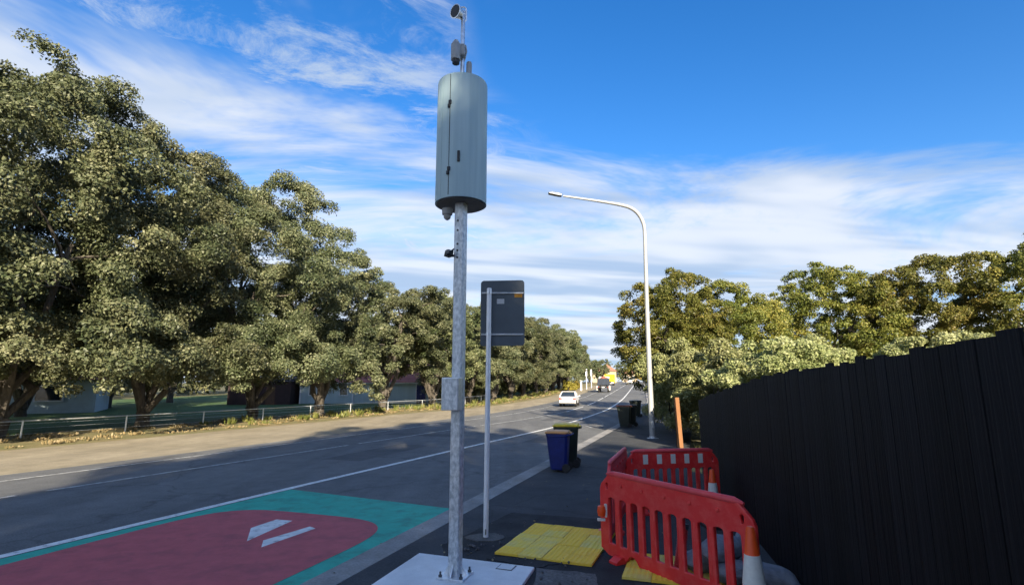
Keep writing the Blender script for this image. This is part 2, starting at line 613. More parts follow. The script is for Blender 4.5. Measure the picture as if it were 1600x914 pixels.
def sheet_strip(name, tl, tr, s0, s1, dz, m, kind='structure', thick=0.0):
    """a strip between two edges t(s), laid on the ground profile"""
    ks = sorted({s0, s1} | {k for k in S_KNOTS if s0 < k < s1})
    b = MB()
    vs, fs = [], []
    fl = tl if callable(tl) else (lambda s: tl)
    fr = tr if callable(tr) else (lambda s: tr)
    for s in ks:
        vs.append(rp(s, fl(s), dz))
        vs.append(rp(s, fr(s), dz))
    n = len(ks)
    for i in range(n - 1):
        fs.append((2 * i, 2 * i + 1, 2 * i + 3, 2 * i + 2))
    if thick:
        for s in ks:
            vs.append(rp(s, fl(s), dz - thick))
            vs.append(rp(s, fr(s), dz - thick))
        for i in range(n - 1):
            fs.append((2 * i, 2 * i + 2, 2 * n + 2 * i + 2, 2 * n + 2 * i))
            fs.append((2 * i + 1, 2 * n + 2 * i + 1, 2 * n + 2 * i + 3, 2 * i + 3))
        fs.append((0, 2 * n, 2 * n + 1, 1))
        fs.append((2 * n - 2, 2 * n - 1, 4 * n - 1, 4 * n - 2))
    b.add(vs, fs)
    o = b.build(name, m)
    if kind:
        o['kind'] = kind
    return o


def lerp_pts(pts):
    xs = np.array([p[0] for p in pts], float)
    ys = np.array([p[1] for p in pts], float)
    g = np.arange(xs[0], xs[-1] + 0.5, 0.5)
    y = np.interp(g, xs, ys)
    k = np.hanning(15)
    k /= k.sum()
    y = np.convolve(np.pad(y, 7, mode='reflect', reflect_type='odd'), k, 'valid')
    return lambda s: float(np.interp(s, g, y))


T_edge = lerp_pts([(-120, -11.5), (-20, -9.4), (9, -8.12), (16, -7.7), (19, -7.5), (27, -6.9), (33, -6.85), (44, -6.95), (55, -7.6), (68, -8.6), (94, -10.95), (128, -14.1), (240, -24.6), (1200, -115)])
T_mid = lerp_pts([(-120, -19), (-20, -14.4), (13, -12.2), (23.5, -11.3), (30, -10.4), (39, -9.55), (52, -9.9), (67, -11.1), (94, -13.5), (143, -18.0), (240, -27.0), (1200, -117)])
T_lane = lerp_pts([(-120, -21), (-20, -16.6), (15, -14.3), (21, -14.0), (31, -13.2), (38, -12.6), (54, -12.9), (71, -14.0), (94, -16.3), (116, -18.6), (240, -30.0), (1200, -120)])
T_left = lerp_pts([(-120, -22.5), (-20, -18), (15, -15.3), (31, -14.9), (38, -14.4), (54, -14.6), (71, -15.7), (94, -18.0), (116, -20.4), (240, -31.8), (1200, -122)])
T_kerb = lerp_pts([(-120, -3.9), (-20, -3.8), (26, -3.85), (45, -3.9), (60, -4.9), (75, -6.3), (94, -8.0), (128, -11.2), (240, -21.5), (1200, -112)])
T_verge = lerp_pts([(-120, -27), (-20, -23), (30, -20.9), (36, -20.4), (42, -18.8), (53, -18.2), (70, -18.9), (105, -22.6), (240, -35.5), (1200, -126)])

sheet_strip('ground', -900, 900, -120, 1200, -0.012, M_soil)
sheet_strip('road', T_left, lambda s: T_kerb(s) - 0.2, -120, 1200, 0.0, M_road)
sheet_strip('verge', T_verge, T_left, -120, 240, -0.004, M_verge)
sheet_strip('grass_verge', lambda s: T_verge(s) - 6.5, T_verge, -120, 240, -0.006, M_dry)
sheet_strip('lawn', -75, lambda s: T_verge(s) - 6.5, -60, 120, -0.008, M_lawn)
KZ = 0.06                         # the footpath stands this much above the road
sheet_strip('kerb', lambda s: T_kerb(s) - 0.2, lambda s: T_kerb(s) + 0.16, -120, 240, KZ, M_kerb, thick=0.09)
sheet_strip('footpath', lambda s: T_kerb(s) + 0.163, lambda s: 1.9 if s < 14 else max(T_kerb(s) + 3.5, -0.3), -60, 240, KZ - 0.003, M_path, thick=0.08)


def line(name, tf, w, s0, s1, m, dz=0.008):
    return sheet_strip(name, lambda s: tf(s) - w / 2, lambda s: tf(s) + w / 2, s0, s1, dz, m)


line('edge_line', T_edge, 0.17, -60, 300, M_white)
line('lane_line', T_lane, 0.12, -60, 300, M_whitefaint)
k = -40.0
while k < 40:                     # broken line on the near stretch ...
    line('centre_line', T_mid, 0.13, k, min(k + 9.0, 40), M_whitefaint)
    k += 9.5
k = 41.0
while k < 220:                    # ... and dashes further on
    line('centre_line', T_mid, 0.13, k, k + 7.5, M_white)
    k += 10.0
line('parking_line', lambda s: T_kerb(s) - 1.2 - (s - 27.0) * 0.45, 0.10, 27.0, 29.6, M_whitefaint, 0.008)

M_patch = ground_mat('road_repair', (0.085, 0.088, 0.090), (0.110, 0.112, 0.112), patch=0.8, speck=40)
for (s0, s1, t0, t1) in ((13.2, 17.4, -10.4, -9.1), (19.5, 24.0, -6.3, -5.2), (20.5, 21.6, -13.0, -9.6), (31.0, 38.0, -9.0, -8.2)):
    sheet_strip('road_patch', t0, t1, s0, s1, 0.003, M_patch)
# coloured surfacing at the school-zone threshold
b = MB()
vs = []
pg = [(9.25, T_edge(9.25) + 0.10), (8.75, -4.03), (-14, -4.03), (-14, T_edge(-14) + 0.10), (0, T_edge(0) + 0.10)]
b.add([rp(s, t, 0.004) for s, t in pg], [tuple(range(len(pg)))])
b.build('green_surfacing', M_green)['kind'] = 'structure'
b = MB()
pg = [(-13, -7.9)]
for a in range(0, 181, 6):
    ca, sa = math.cos(R(a)), math.sin(R(a))
    pg.append((5.6 + 2.05 * sa ** 0.5, -6.15 - 1.75 * math.copysign(abs(ca) ** 0.5, ca)))
pg.append((-13, -4.40))
b.add([rp(s, t, 0.0085) for s, t in pg], [tuple(range(len(pg)))])
b.build('red_surfacing', M_red)['kind'] = 'structure'
# white strokes of the lettering, seen only at their right-hand ends
def road_at(px, py, z):
    x_, q_ = (px - 800) / F, (457 - py) / F
    d_ = Vector((x_, CT - q_ * ST, ST + q_ * CT))
    k_ = (z - H) / d_.z
    return Vector((d_.x * k_, d_.y * k_, z))


for (e0, e1, f0, f1, ext) in (((484, 822), (493, 825), (427, 839), (427, 848), 0.25), ((432, 811), (457, 813), (405, 820), (410, 834), 0.45)):
    q0, q1, g0, g1 = [road_at(*q_, 0.013) for q_ in (e0, e1, f0, f1)]
    g0, g1 = g0 + (g0 - q0) * ext, g1 + (g1 - q1) * ext
    b = MB()
    b.add([q0, q1, g1, g0], [(0, 1, 2, 3)])
    b.build('painted_stroke', M_white)['kind'] = 'structure'

# ------------------------------------------------------------------ foliage
def leaf_quads(pos, nrm, size, rng, aspect=0.55, jit=0.8):
    n = len(pos)
    nn = nrm + rng.normal(0, jit, (n, 3))
    nn /= np.linalg.norm(nn, axis=1, keepdims=True) + 1e-9
    a = rng.normal(0, 1, (n, 3))
    a -= nn * np.sum(a * nn, axis=1, keepdims=True)
    a /= np.linalg.norm(a, axis=1, keepdims=True) + 1e-9
    b_ = np.cross(nn, a)
    l = (size * rng.uniform(0.6, 1.35, n))[:, None]
    w = l * aspect
    v = np.stack([pos - a * l / 2, pos + b_ * w / 2 + nn * l * 0.06, pos + a * l / 2, pos - b_ * w / 2 + nn * l * 0.06], 1).reshape(-1, 3)
    return v


def quads_mesh(name, v, m):
    n = len(v) // 4
    me = bpy.data.meshes.new(name)
    me.vertices.add(len(v))
    me.vertices.foreach_set('co', v.astype(np.float32).ravel())
    me.loops.add(4 * n)
    me.loops.foreach_set('vertex_index', np.arange(4 * n, dtype=np.int32))
    me.polygons.add(n)
    me.polygons.foreach_set('loop_start', np.arange(0, 4 * n, 4, dtype=np.int32))
    me.polygons.foreach_set('loop_total', np.full(n, 4, dtype=np.int32))
    me.materials.append(m)
    me.update(calc_edges=True)
    me.validate()
    return me


def foliage(rng, blobs, n, size, sub=8, subr=(0.32, 0.55), cull=0.80, low=-0.55, jit=0.8):
    """leaves on many small clumps that sit on the skin of a few larger masses"""
    C = np.array([b_[0] for b_ in blobs], float)
    Rr = np.array([b_[1] for b_ in blobs], float)
    sc, sr = [], []
    for i in range(len(C)):
        mean = Rr[i].mean()
        for _ in range(sub):
            d = rng.normal(0, 1, 3)
            d /= np.linalg.norm(d)
            if d[2] < low:
                d[2] *= 0.3
                d /= np.linalg.norm(d)
            sc.append(C[i] + d * Rr[i] * rng.uniform(0.72, 1.0))
            k = mean * rng.uniform(*subr)
            sr.append((k, k, k * rng.uniform(0.6, 0.85)))
    sc, sr = np.array(sc), np.array(sr)
    keep = np.ones(len(sc), bool)
    for i in range(len(C)):
        q = np.linalg.norm((sc - C[i]) / Rr[i], axis=1)
        keep &= q > 0.62
    sc, sr = sc[keep], sr[keep]
    wgt = sr[:, 0] ** 2
    idx = rng.choice(len(sc), int(n * 1.5), p=wgt / wgt.sum())
    d = rng.normal(0, 1, (len(idx), 3))
    d /= np.linalg.norm(d, axis=1, keepdims=True)
    d[:, 2] = np.where((d[:, 2] < -0.3) & (rng.random(len(d)) < 0.6), -d[:, 2], d[:, 2])
    pos = sc[idx] + d * sr[idx] * rng.uniform(0.55, 1.12, (len(idx), 1))
    ok = np.ones(len(pos), bool)
    for i in range(len(C)):
        ok &= np.linalg.norm((pos - C[i]) / Rr[i], axis=1) > cull * 0.9
    pos, d = pos[ok][:n], d[ok][:n]
    return leaf_quads(pos, d + np.array([0, 0, 0.35]), size, rng, jit=jit)


def limb(b, p0, p1, r0, r1, rng, n=6, wob=0.12, sides=7):
    p0, p1 = np.array(p0, float), np.array(p1, float)
    L_ = np.linalg.norm(p1 - p0)
    pts, rad = [], []
    for i in range(n + 1):
        f = i / n
        p = p0 + (p1 - p0) * f
        p = p + rng.normal(0, wob * L_ * 0.25, 3) * (1 if 0 < i < n else 0)
        p[2] += math.sin(f * math.pi) * L_ * 0.06
        pts.append(p)
        rad.append(r0 + (r1 - r0) * f ** 0.8)
    b.tube(pts, rad, sides)
    return pts


def make_tree(seed, Ht, Rad, base, nleaf, lsize, m, trunk_r=0.35, forks=5, nblob=34, sub=9, open_=0.0, fork_h=0.13, skirt=0.0):
    """returns (trunk mesh, crown mesh); base = height where the crown begins"""
    rng = np.random.default_rng(seed)
    blobs = []
    cz = base + (Ht - base) * 0.45
    rz_up, rz_dn = Ht - cz, cz - base
    for i in range(nblob):
        f = (i + 0.5) / nblob
        zz = 1 - 2 * f
        an = i * 2.39996 + rng.normal(0, 0.25)
        rr = math.sqrt(max(0, 1 - zz * zz))
        br = Rad * rng.uniform(0.19, 0.35)
        k = rng.uniform(0.60, 0.95) + open_ * rng.uniform(-0.1, 0.2)
        c = np.array([rr * math.cos(an) * Rad * k, rr * math.sin(an) * Rad * k, cz + (zz * k) * (rz_up if zz > 0 else rz_dn)])
        if c[2] - br < base * 0.8:
            c[2] = base * 0.8 + br * rng.uniform(0.7, 1.0)
        c[2] = min(c[2], Ht - br * 0.85)
        blobs.append((c, (br, br, br * 0.8)))
    if skirt:
        for i in range(int(skirt)):       # clumps that hang low around the rim
            an = rng.uniform(0, 2 * math.pi)
            br = Rad * rng.uniform(0.16, 0.24)
            blobs.append((np.array([math.cos(an) * Rad * 0.8, math.sin(an) * Rad * 0.8, rng.uniform(base * 0.74, base * 1.3)]), (br, br, br * 1.2)))
    crown = quads_mesh('crown', foliage(rng, blobs, nleaf, lsize, sub=sub), m)
    b = MB()
    fz = Ht * fork_h
    limb(b, (0, 0, -0.15), (rng.normal(0, 0.1), rng.normal(0, 0.1), fz), trunk_r * 1.25, trunk_r * 0.95, rng, 4, 0.08, 10)
    tips = sorted(blobs, key=lambda q: q[0][2])
    for i in range(forks):
        an = 2 * math.pi * i / forks + rng.normal(0, 0.3)
        e = np.array([math.cos(an) * Rad * 0.42, math.sin(an) * Rad * 0.42, base + (cz - base) * rng.uniform(0.5, 1.1)])
        pts = limb(b, (rng.normal(0, trunk_r * 0.3), rng.normal(0, trunk_r * 0.3), fz * 0.8), e, trunk_r * 0.62, trunk_r * 0.3, rng, 6, 0.16)
        near = sorted(blobs, key=lambda q: np.linalg.norm((q[0] - e) * (1, 1, 0.8)))[:5]
        for q in near[:4]:
            limb(b, pts[-2], q[0], trunk_r * 0.28, trunk_r * 0.07, rng, 4, 0.15, 5)
    return b.mesh('trunk', M_bark, smooth=True), crown


def place_tree(name, meshes, x, y, rz, sc, label, cat='tree', group=None, z=None, lean=(0, 0)):
    e = empty(name, (x, y, zxy(x, y) if z is None else z), rz)
    e.rotation_euler = (lean[0], lean[1], rz)
    e.scale = sc if isinstance(sc, tuple) else (sc, sc, sc)
    link('trunk', meshes[0], e)
    link('crown', meshes[1], e)
    tag(e, label, cat, group)
    return e


big = make_tree(11, 16.0, 6.4, 3.4, 230000, 0.135, M_leaf, 0.31, 7, 40, 10, fork_h=0.05, skirt=16)
oak = [make_tree(21, 11.4, 5.4, 3.2, 105000, 0.155, M_leaf, 0.31, 7, 30, 10, fork_h=0.09, skirt=16),
       make_tree(22, 11.0, 5.2, 4.3, 105000, 0.155, M_leaf, 0.31, 9, 30, 10, fork_h=0.06, skirt=9),
       make_tree(23, 10.0, 5.0, 4.0, 85000, 0.165, M_leaf2, 0.31, 9, 28, 10, fork_h=0.06, skirt=9)]
gold = [make_tree(31, 10.0, 3.3, 2.0, 80000, 0.13, M_leafr, 0.22, 5, 60, 8, 0.1, 0.2),
        make_tree(32, 9.5, 3.5, 2.0, 80000, 0.13, M_leafr, 0.22, 5, 64, 8, 0.1, 0.2)]

G_left = 'broad olive trees lined up behind the low rail fence'
x, y = road(26.5, -25.6)
place_tree('broad_tree', big, x - 0.6, y, R(40), 1.0, 'tallest broad olive tree on the left, leaning trunk beside the low rail fence', group=G_left)
left_row = [
    (20.0, -27.0, 'b', 0.95, 'big olive tree left of the tallest tree by the rail fence'),
    (13.6, -26.4, 'b', 1.02, 'olive tree second left of the tallest tree, near the left picture edge'),
    (7.0, -27.5, 'b', 0.98, 'leftmost big olive tree cut by the left picture edge'),
    (31.4, -25.2, 0, 1.0, 'olive tree with pale forked trunk in front of teal weatherboard wall'),
    (38.6, -24.6, 1, 1.0, 'olive tree with dark fanned trunks left of the blue door'),
    (44.6, -23.2, 2, 1.02, 'olive tree with fanned trunks just right of the blue door'),
    (51.5, -22.6, 0, 0.95, 'olive tree right behind the galvanised mast'),
    (58.0, -22.2, 1, 0.94, 'olive tree directly behind the road sign back, left side'),
    (64.5, -22.4, 2, 1.02, 'olive tree directly behind the road sign back, right side'),
    (71.5, -22.9, 0, 0.98, 'first olive tree visible right of the road sign in the row'),
    (79.0, -23.3, 1, 1.02, 'second olive tree right of the road sign in the row'),
    (87.0, -24.0, 2, 1.08, 'third olive tree right of the road sign in the row'),
    (95.0, -24.8, 0, 1.04, 'fourth olive tree right of the road sign in the row'),
    (103.0, -25.6, 1, 1.02, 'fifth olive tree right of the road sign in the row'),
    (112.0, -26.6, 2, 1.05, 'sixth olive tree right of the road sign, last of the row before the white posts'),
    (123.0, -29.5, 0, 0.92, 'small far olive tree above the white roadside posts'),
    (136.0, -31.5, 1, 0.90, 'far olive tree left of the yellow truck'),
]
for i, (s, t, kd, sc, lb) in enumerate(left_row):
    x, y = road(s, t)
    place_tree('broad_tree', big if kd == 'b' else oak[kd], x, y, R(70 * i + 25), sc, lb, group=G_left)
# second row that closes the gaps behind the houses
back_row = [(14, -42), (24, -44), (35, -52), (70, -36), (82, -38), (96, -40), (112, -42), (62, -48), (46, -58), (130, -44), (5, -46)]
for i, (s, t) in enumerate(back_row):
    x, y = road(s, t)
    place_tree('garden_tree', oak[(i + 1) % 3], x, y, R(50 * i), 0.92 + 0.05 * (i % 3), 'dim olive tree in the gardens behind the front row of trees', group='trees in the gardens behind the front row')

# golden trees on the right
right_row = [(7.9, 26.2, 0, 0.80, 'rounded golden green tree right behind the street lamp'),
             (11.6, 27.5, 1, 0.79, 'second golden green tree, right of the one behind the lamp'),
             (19.0, 31.0, 0, 0.96, 'third golden green tree from the street lamp, above the black fence'),
             (23.6, 29.5, 1, 1.0, 'fourth golden green tree from the street lamp, above the black fence'),
             (28.4, 28.0, 0, 1.05, 'rightmost golden green tree above the black fence'),
             (12.6, 40.0, 1, 0.85, 'golden green tree half hidden behind the tree at the lamp')]
for i, (x, y, kd, sc, lb) in enumerate(right_row):
    place_tree('golden_tree', gold[kd], x, y, R(83 * i + 10), sc, lb, group='golden green trees behind the hedge')

# tall trees behind the viewer: they shade the whole foreground
behind = [(5.7, -21.6, (0.85, 0.85, 1.40)), (2.4, -26.5, (1.05, 1.05, 1.24)), (7.2, -36.0, (1.15, 1.15, 1.58)), (-1.5, -41.0, (1.1, 1.1, 1.25)), (-6, -54.0, (1.1, 1.1, 1.3)), (7.4, -7.6, (0.55, 0.55, 0.62)), (11.6, -6.2, (0.5, 0.5, 0.58)), (-14.5, -68, 1.3), (12.6, -28.5, (0.95, 0.95, 1.2))]
for i, (x, y, sc) in enumerate(behind):
    place_tree('street_tree', big, x, y, R(57 * i), sc, 'tall roadside tree standing behind the viewer', group='roadside trees behind the viewer', z=0)


# hedge and bushes
def make_bush(seed, L_, W_, Ht, n, size, m, base=0.15, nb=24):
    rng = np.random.default_rng(seed)
    blobs = []
    for i in range(nb):
        br = min(W_, Ht) * rng.uniform(0.24, 0.38)
        c = np.array([rng.uniform(-0.5, 0.5) * (L_ - br), rng.uniform(-0.5, 0.5) * max(0.1, W_ - br), rng.uniform(br * 0.7 + base, max(Ht - br * 0.85, br))])
        blobs.append((c, (br, br, br * 0.85)))
    crown = quads_mesh('leaves', foliage(rng, blobs, n, size, sub=9, cull=0.7), m)
    b = MB()
    limb(b, (0, 0, -0.1), (0, 0, Ht * 0.3), 0.10, 0.07, rng, 3, 0.05, 6)
    for i in range(5):
        q = blobs[int(rng.integers(nb))][0]
        limb(b, (0, 0, Ht * 0.1), q, 0.06, 0.02, rng, 4, 0.15, 6)
    return b.mesh('stems', M_bark, smooth=True), crown


def place_bush(name, me, x, y, rz, sc, label, cat='bush', group=None, dz=0.0):
    e = empty(name, (x, y, zxy(x, y) + dz), rz)
    e.scale = sc if isinstance(sc, tuple) else (sc, sc, sc)
    link('stems', me[0], e)
    link('leaves', me[1], e)
    return tag(e, label, cat, group)


hedge = make_bush(41, 5.0, 2.6, 3.6, 55000, 0.105, M_leafh, nb=26)
hedge2 = make_bush(42, 4.6, 2.8, 3.9, 55000, 0.105, M_leafh, nb=26)
bush = make_bush(43, 3.2, 2.4, 2.6, 12000, 0.17, M_leafb, nb=14)
bush_y = make_bush(44, 3.2, 2.4, 2.6, 7000, 0.20, M_leafy, nb=12)
G_h = 'pale green hedge plants on the right'
place_bush('hedge_plant', hedge, 7.9, 20.6, R(62), 1.0, 'pale green hedge plant right behind the street lamp and orange post', 'hedge', G_h)
place_bush('hedge_plant', hedge2, 8.6, 16.8, R(25), 0.92, 'pale green hedge plant over the far end of the black fence', 'hedge', G_h)
place_bush('hedge_plant', hedge, 11.6, 18.0, R(10), 1.0, 'pale green hedge plant above the black fence, second from its far end', 'hedge', G_h)
place_bush('hedge_plant', hedge2, 14.8, 17.2, R(-12), 0.98, 'pale green hedge plant above the black fence, third from its far end', 'hedge', G_h)
place_bush('hedge_plant', hedge, 18.8, 17.0, R(-5), 1.0, 'pale green hedge plant at the right picture edge', 'hedge', G_h)
place_bush('hedge_plant', hedge2, 7.5, 24.8, R(66), (1.0, 0.8, 1.1), 'pale grey green hedge plant left of the lamp above the far bins', 'hedge', G_h)
place_bush('garden_bush', bush, 6.35, 13.6, R(20), (0.7, 0.6, 0.75), 'dark green bush in the gap between orange post and black fence', 'bush')
ORD2 = ['first', 'second', 'third', 'fourth', 'fifth', 'sixth', 'seventh', 'eighth', 'ninth', 'tenth', 'farthest']
for i, (s, t, sc) in enumerate([(33, 0.6, 1.0), (40, 0.4, 1.05), (48, 0.2, 1.0), (57, -0.4, 1.1), (67, -1.6, 1.1), (78, -2.8, 1.2), (90, -3.8, 1.2), (104, -5.0, 1.25), (120, -6.4, 1.2), (138, -8.4, 1.2), (160, -10.6, 1.3)]):
    x, y = road(s, t)
    place_bush('roadside_bush', bush, x, y, R(40 * i), sc, 'grey green bush on the right verge, ' + ORD2[i] + ' beyond the street lamp', 'bush', 'bushes on the far right verge')


ORD = ['first', 'second', 'third', 'fourth', 'fifth', 'sixth', 'seventh', 'eighth', 'ninth', 'tenth', 'eleventh', 'twelfth']
shrub = make_bush(45, 5.0, 2.6, 3.0, 14000, 0.19, M_leaf2, nb=20)
for i, s in enumerate((50, 54.5, 59, 63.5, 68, 73, 78, 83, 88.5, 94, 100)):
    x, y = road(s, T_verge(s) - 5.6)
    place_bush('garden_shrub', shrub, x, y, -AX + math.pi / 2 + R(8 * (i % 3 - 1)), (1.0, 1.0, 0.9 + 0.1 * (i % 3)), 'dark shrub under the olive trees, ' + ORD[i] + ' to the right of the galvanised mast', 'shrub', 'dark shrubs under the olive trees')

# dry grass and weeds along the fence: nobody could count the blades
def tufts(name, n_t, s0, s1, dt0, dt1, blades, h, m, seed, label):
    rng = np.random.default_rng(seed)
    out = []
    for i in range(n_t):
        s = rng.uniform(s0, s1)
        t = T_verge(s) - rng.uniform(dt0, dt1)
        x, y = road(s, t)
        z = zr(s)
        k = blades
        a = rng.uniform(0, 2 * math.pi, k)
        r = rng.uniform(0, 0.28, k)
        p = np.stack([x + np.cos(a) * r, y + np.sin(a) * r, np.full(k, z)], 1)
        ln = np.stack([np.cos(a), np.sin(a), np.zeros(k)], 1) * rng.uniform(0.05, 0.5, (k, 1)) + np.array([0, 0, 1])
        hh = h * rng.uniform(0.4, 1.2, (k, 1)) * rng.uniform(0.6, 1.3)
        tip = p + ln * hh
        w = np.stack([-np.sin(a + 0.7), np.cos(a + 0.7), np.zeros(k)], 1) * 0.035
        mid = p + ln * hh * 0.5
        out.append(np.stack([p, mid + w, tip, mid - w], 1).reshape(-1, 3))
    o = link(name, quads_mesh(name, np.concatenate(out), m))
    return tag(o, label, 'grass', kind='stuff')


tufts('dry_grass', 700, -5, 110, 0.7, 6.0, 22, 0.13, M_drygrass, 5, 'dry straw coloured grass along the foot of the rail fence')
tufts('weeds', 170, 22, 118, 1.0, 4.6, 40, 0.36, M_weed, 6, 'yellow green weeds growing between the trees and the verge')

# ------------------------------------------------------------------ low rail fence on the left
T_fence = lambda s: T_verge(s) - 3.9
fe = empty('rail_fence', rp(20, T_fence(20)))
tag(fe, 'low metal rail fence with wire mesh under the left trees', 'fence')
fpts = [rp(s, T_fence(s), 0.72) - fe.location for s in np.arange(2, 60, 2.0)]
MB().tube(fpts, 0.03, 6).build('top_rail', M_galvbright, fe, True)
wire = MB()
for zz in (0.2, 0.42, 0.6):
    wire.tube([p - Vector((0, 0, 0.72 - zz)) for p in fpts], 0.006, 3)
wire.build('wire', M_galv, fe)
pm = MB().lathe([(0.035, -0.72), (0.035, 0.02), (0.0, 0.05)], 8).mesh('post', M_galvbright, True)
for i in range(0, len(fpts), 2):
    o = link('post', pm, fe)
    o.location = fpts[i]

# ------------------------------------------------------------------ houses on the left
def wall_box(b, x0, x1, y0, y1, z0, z1):
    return b.box(((x0 + x1) / 2, (y0 + y1) / 2, (z0 + z1) / 2), (x1 - x0, y1 - y0, z1 - z0))


hz = 0.28
he = empty('weatherboard_house', (-14.2, 57.5, hz))
tag(he, 'teal weatherboard house with red tiled roof and blue doors behind the trees', 'house')
b = MB()
wall_box(b, -8.6, 8.6, 0, 8, -0.4, 2.3)
b.build('wall', M_weather, he)
wb = MB().box((0, 0, 0), (17.2, 0.03, 0.205), Matrix.Rotation(R(7), 3, 'X')).mesh('weatherboard', M_weather)
for i in range(11):
    o = link('weatherboard', wb, he)
    o.location = (0, -0.022, 0.10 + i * 0.205)
b = MB()
b.add([(-9.1, -0.5, 2.22), (9.1, -0.5, 2.22), (9.1, 8.5, 2.22), (-9.1, 8.5, 2.22), (-5.5, 4, 4.3), (5.5, 4, 4.3)],
      [(0, 1, 5, 4), (1, 2, 5), (2, 3, 4, 5), (3, 0, 4), (3, 2, 1, 0)])
rf = b.build('roof', M_roof, he)
tl = MB().box((0, 0, 0), (0.30, 0.36, 0.03)).mesh('tile', M_roof)
for rw in range(12):
    f = rw / 12.0
    y0, z0 = -0.42 + f * 4.4, 2.29 + f * 2.02
    hw = 9.0 - f * 3.5
    nx = int(hw * 2 / 0.9)
    for kx in range(nx):
        o = link('tile', tl, rf)
        o.location = (-hw + (kx + 0.5) * hw * 2 / nx, y0, z0)
        o.scale = (hw * 2 / nx / 0.31, 1, 1)
        o.rotation_euler = (math.atan2(2.08, 4.5), 0, 0)
MB().box((0, -0.47, 2.16), (18.2, 0.06, 0.16)).build('gutter', M_trim, he)
for xx in (-8.55, -2.9, 3.9, 5.35, 8.55):
    MB().box((xx, -0.07, 1.05), (0.30 if xx in (5.35,) else 0.14, 0.10, 2.3)).build('corner_trim', M_trim, he)


def window(parent, x, z, w, h, y=-0.06):
    b_ = MB()
    for (cx_, cz_, sx, sz) in ((0, h / 2 + 0.04, w + 0.2, 0.1), (0, -h / 2 - 0.04, w + 0.2, 0.1), (-w / 2 - 0.05, 0, 0.1, h - 0.02), (w / 2 + 0.05, 0, 0.1, h - 0.02)):
        b_.box((x + cx_, y - 0.02, z + cz_), (sx, 0.1, sz))
    fr = b_.build('window', M_trim, parent)
    MB().box((x, y + 0.02, z), (w, 0.05, h)).build('pane', M_glass, fr)
    return fr


window(he, -7.2, 1.45, 0.75, 1.15)
window(he, -3.9, 1.45, 0.75, 1.15)
window(he, 0.3, 1.45, 1.3, 1.15)
window(he, 7.2, 1.4, 1.2, 1.15)
for xx in (3.05 + 1.35, 3.05 + 1.35 + 0.0):
    pass
for i in range(2):
    d = MB().box((4.17 + i * 0.5, -0.09, 0.98), (0.48, 0.06, 1.9)).build('door', M_bluedoor, he)
    MB().box((4.36 + i * 0.12, -0.135, 0.95), (0.03, 0.04, 0.14)).build('handle', M_galv, d)
b = MB()
he2 = empty('maroon_shed', (-26.5, 56, 0.2))
tag(he2, 'dark maroon garden shed left of the teal house', 'shed')
wall_box(MB(), 0, 0, 0, 0, 0, 0)
MB().box((0, 2, 1.15), (6.6, 4, 2.5)).build('wall', M_maroon, he2)
b = MB()
b.add([(-3.6, -0.3, 2.38), (3.6, -0.3, 2.38), (3.6, 4.3, 2.38), (-3.6, 4.3, 2.38), (-3.6, 2, 2.9), (3.6, 2, 2.9)], [(0, 1, 5, 4), (2, 3, 4, 5), (1, 2, 5), (3, 0, 4), (3, 2, 1, 0)])
b.build('roof', M_maroon, he2)
MB().box((1.2, -0.03, 0.95), (0.95, 0.05, 2.0)).build('door', M_brownfence, he2)
he3 = empty('pale_house', (-38, 40, 0.05), R(30))
tag(he3, 'pale house with red roof half hidden behind the left trees', 'house')
MB().box((0, 3.5, 1.25), (11, 7, 2.7)).build('wall', M_weather, he3)
b = MB()
b.add([(-6, -0.5, 2.55), (6, -0.5, 2.55), (6, 7.5, 2.55), (-6, 7.5, 2.55), (-3, 3.5, 4.6), (3, 3.5, 4.6)], [(0, 1, 5, 4), (1, 2, 5), (2, 3, 4, 5), (3, 0, 4), (3, 2, 1, 0)])
b.build('roof', M_roof, he3)
window(he3, -3, 1.5, 1.4, 1.1)
window(he3, 2.6, 1.5, 1.6, 1.1)


# ------------------------------------------------------------------ camera mast in the foreground
ZP = 0.10                                        # top of its concrete pad
base = at(711, 899, 6.05)
mast = empty('monitoring_mast', (base.x, base.y, ZP))
tag(mast, 'galvanised square mast carrying a cylindrical grey cabinet on a concrete pad', 'camera mast')
PX, PY = base.x, base.y


def mz(py):                                       # height above the pad of a picture row at the mast
    return at(711, py, PY).z - ZP


def mx(px, py):                                   # sideways offset from the mast's foot
    return at(px, py, PY).x - PX


RS = R(18)
rot = Matrix.Rotation(-RS, 3, 'Z')
ztop = mz(322)
lean = mx(720.5, 330)                             # slight lean to the right at the top


def mlx(z):
    return lean * z / ztop


b = MB()
w2 = 0.061
corner = []
for (sx, sy) in ((-1, -1), (1, -1), (1, 1), (-1, 1)):
    for (dx, dy) in (((0, 0.012), (0.012, 0)) if (sx, sy) in ((-1, -1), (1, 1)) else ((0.012, 0), (0, 0.012))):
        corner.append((sx * (w2 - dx), sy * (w2 - dy)))
vs = []
for z in (0.02, ztop * 0.5, ztop + 0.1):
    for (cx, cy) in corner:
        q = rot @ Vector((cx, cy, 0))
        vs.append((q.x + mlx(z), q.y, z))
n = len(corner)
fs = [(i * n + k_, i * n + (k_ + 1) % n, (i + 1) * n + (k_ + 1) % n, (i + 1) * n + k_) for i in range(2) for k_ in range(n)]
fs += [tuple(range(n - 1, -1, -1)), tuple(range(2 * n, 3 * n))]
b.add(vs, fs).build('pole', M_galv, mast)
MB().box((0, 0, 0.012), (0.31, 0.31, 0.024), rot).build('base_plate', M_galvbright, mast, bevel=0.003)
gm = MB().prism([(0.061, 0.0), (0.13, 0.0), (0.061, 0.11)], -0.005, 0.005).mesh('gusset', M_galvbright)
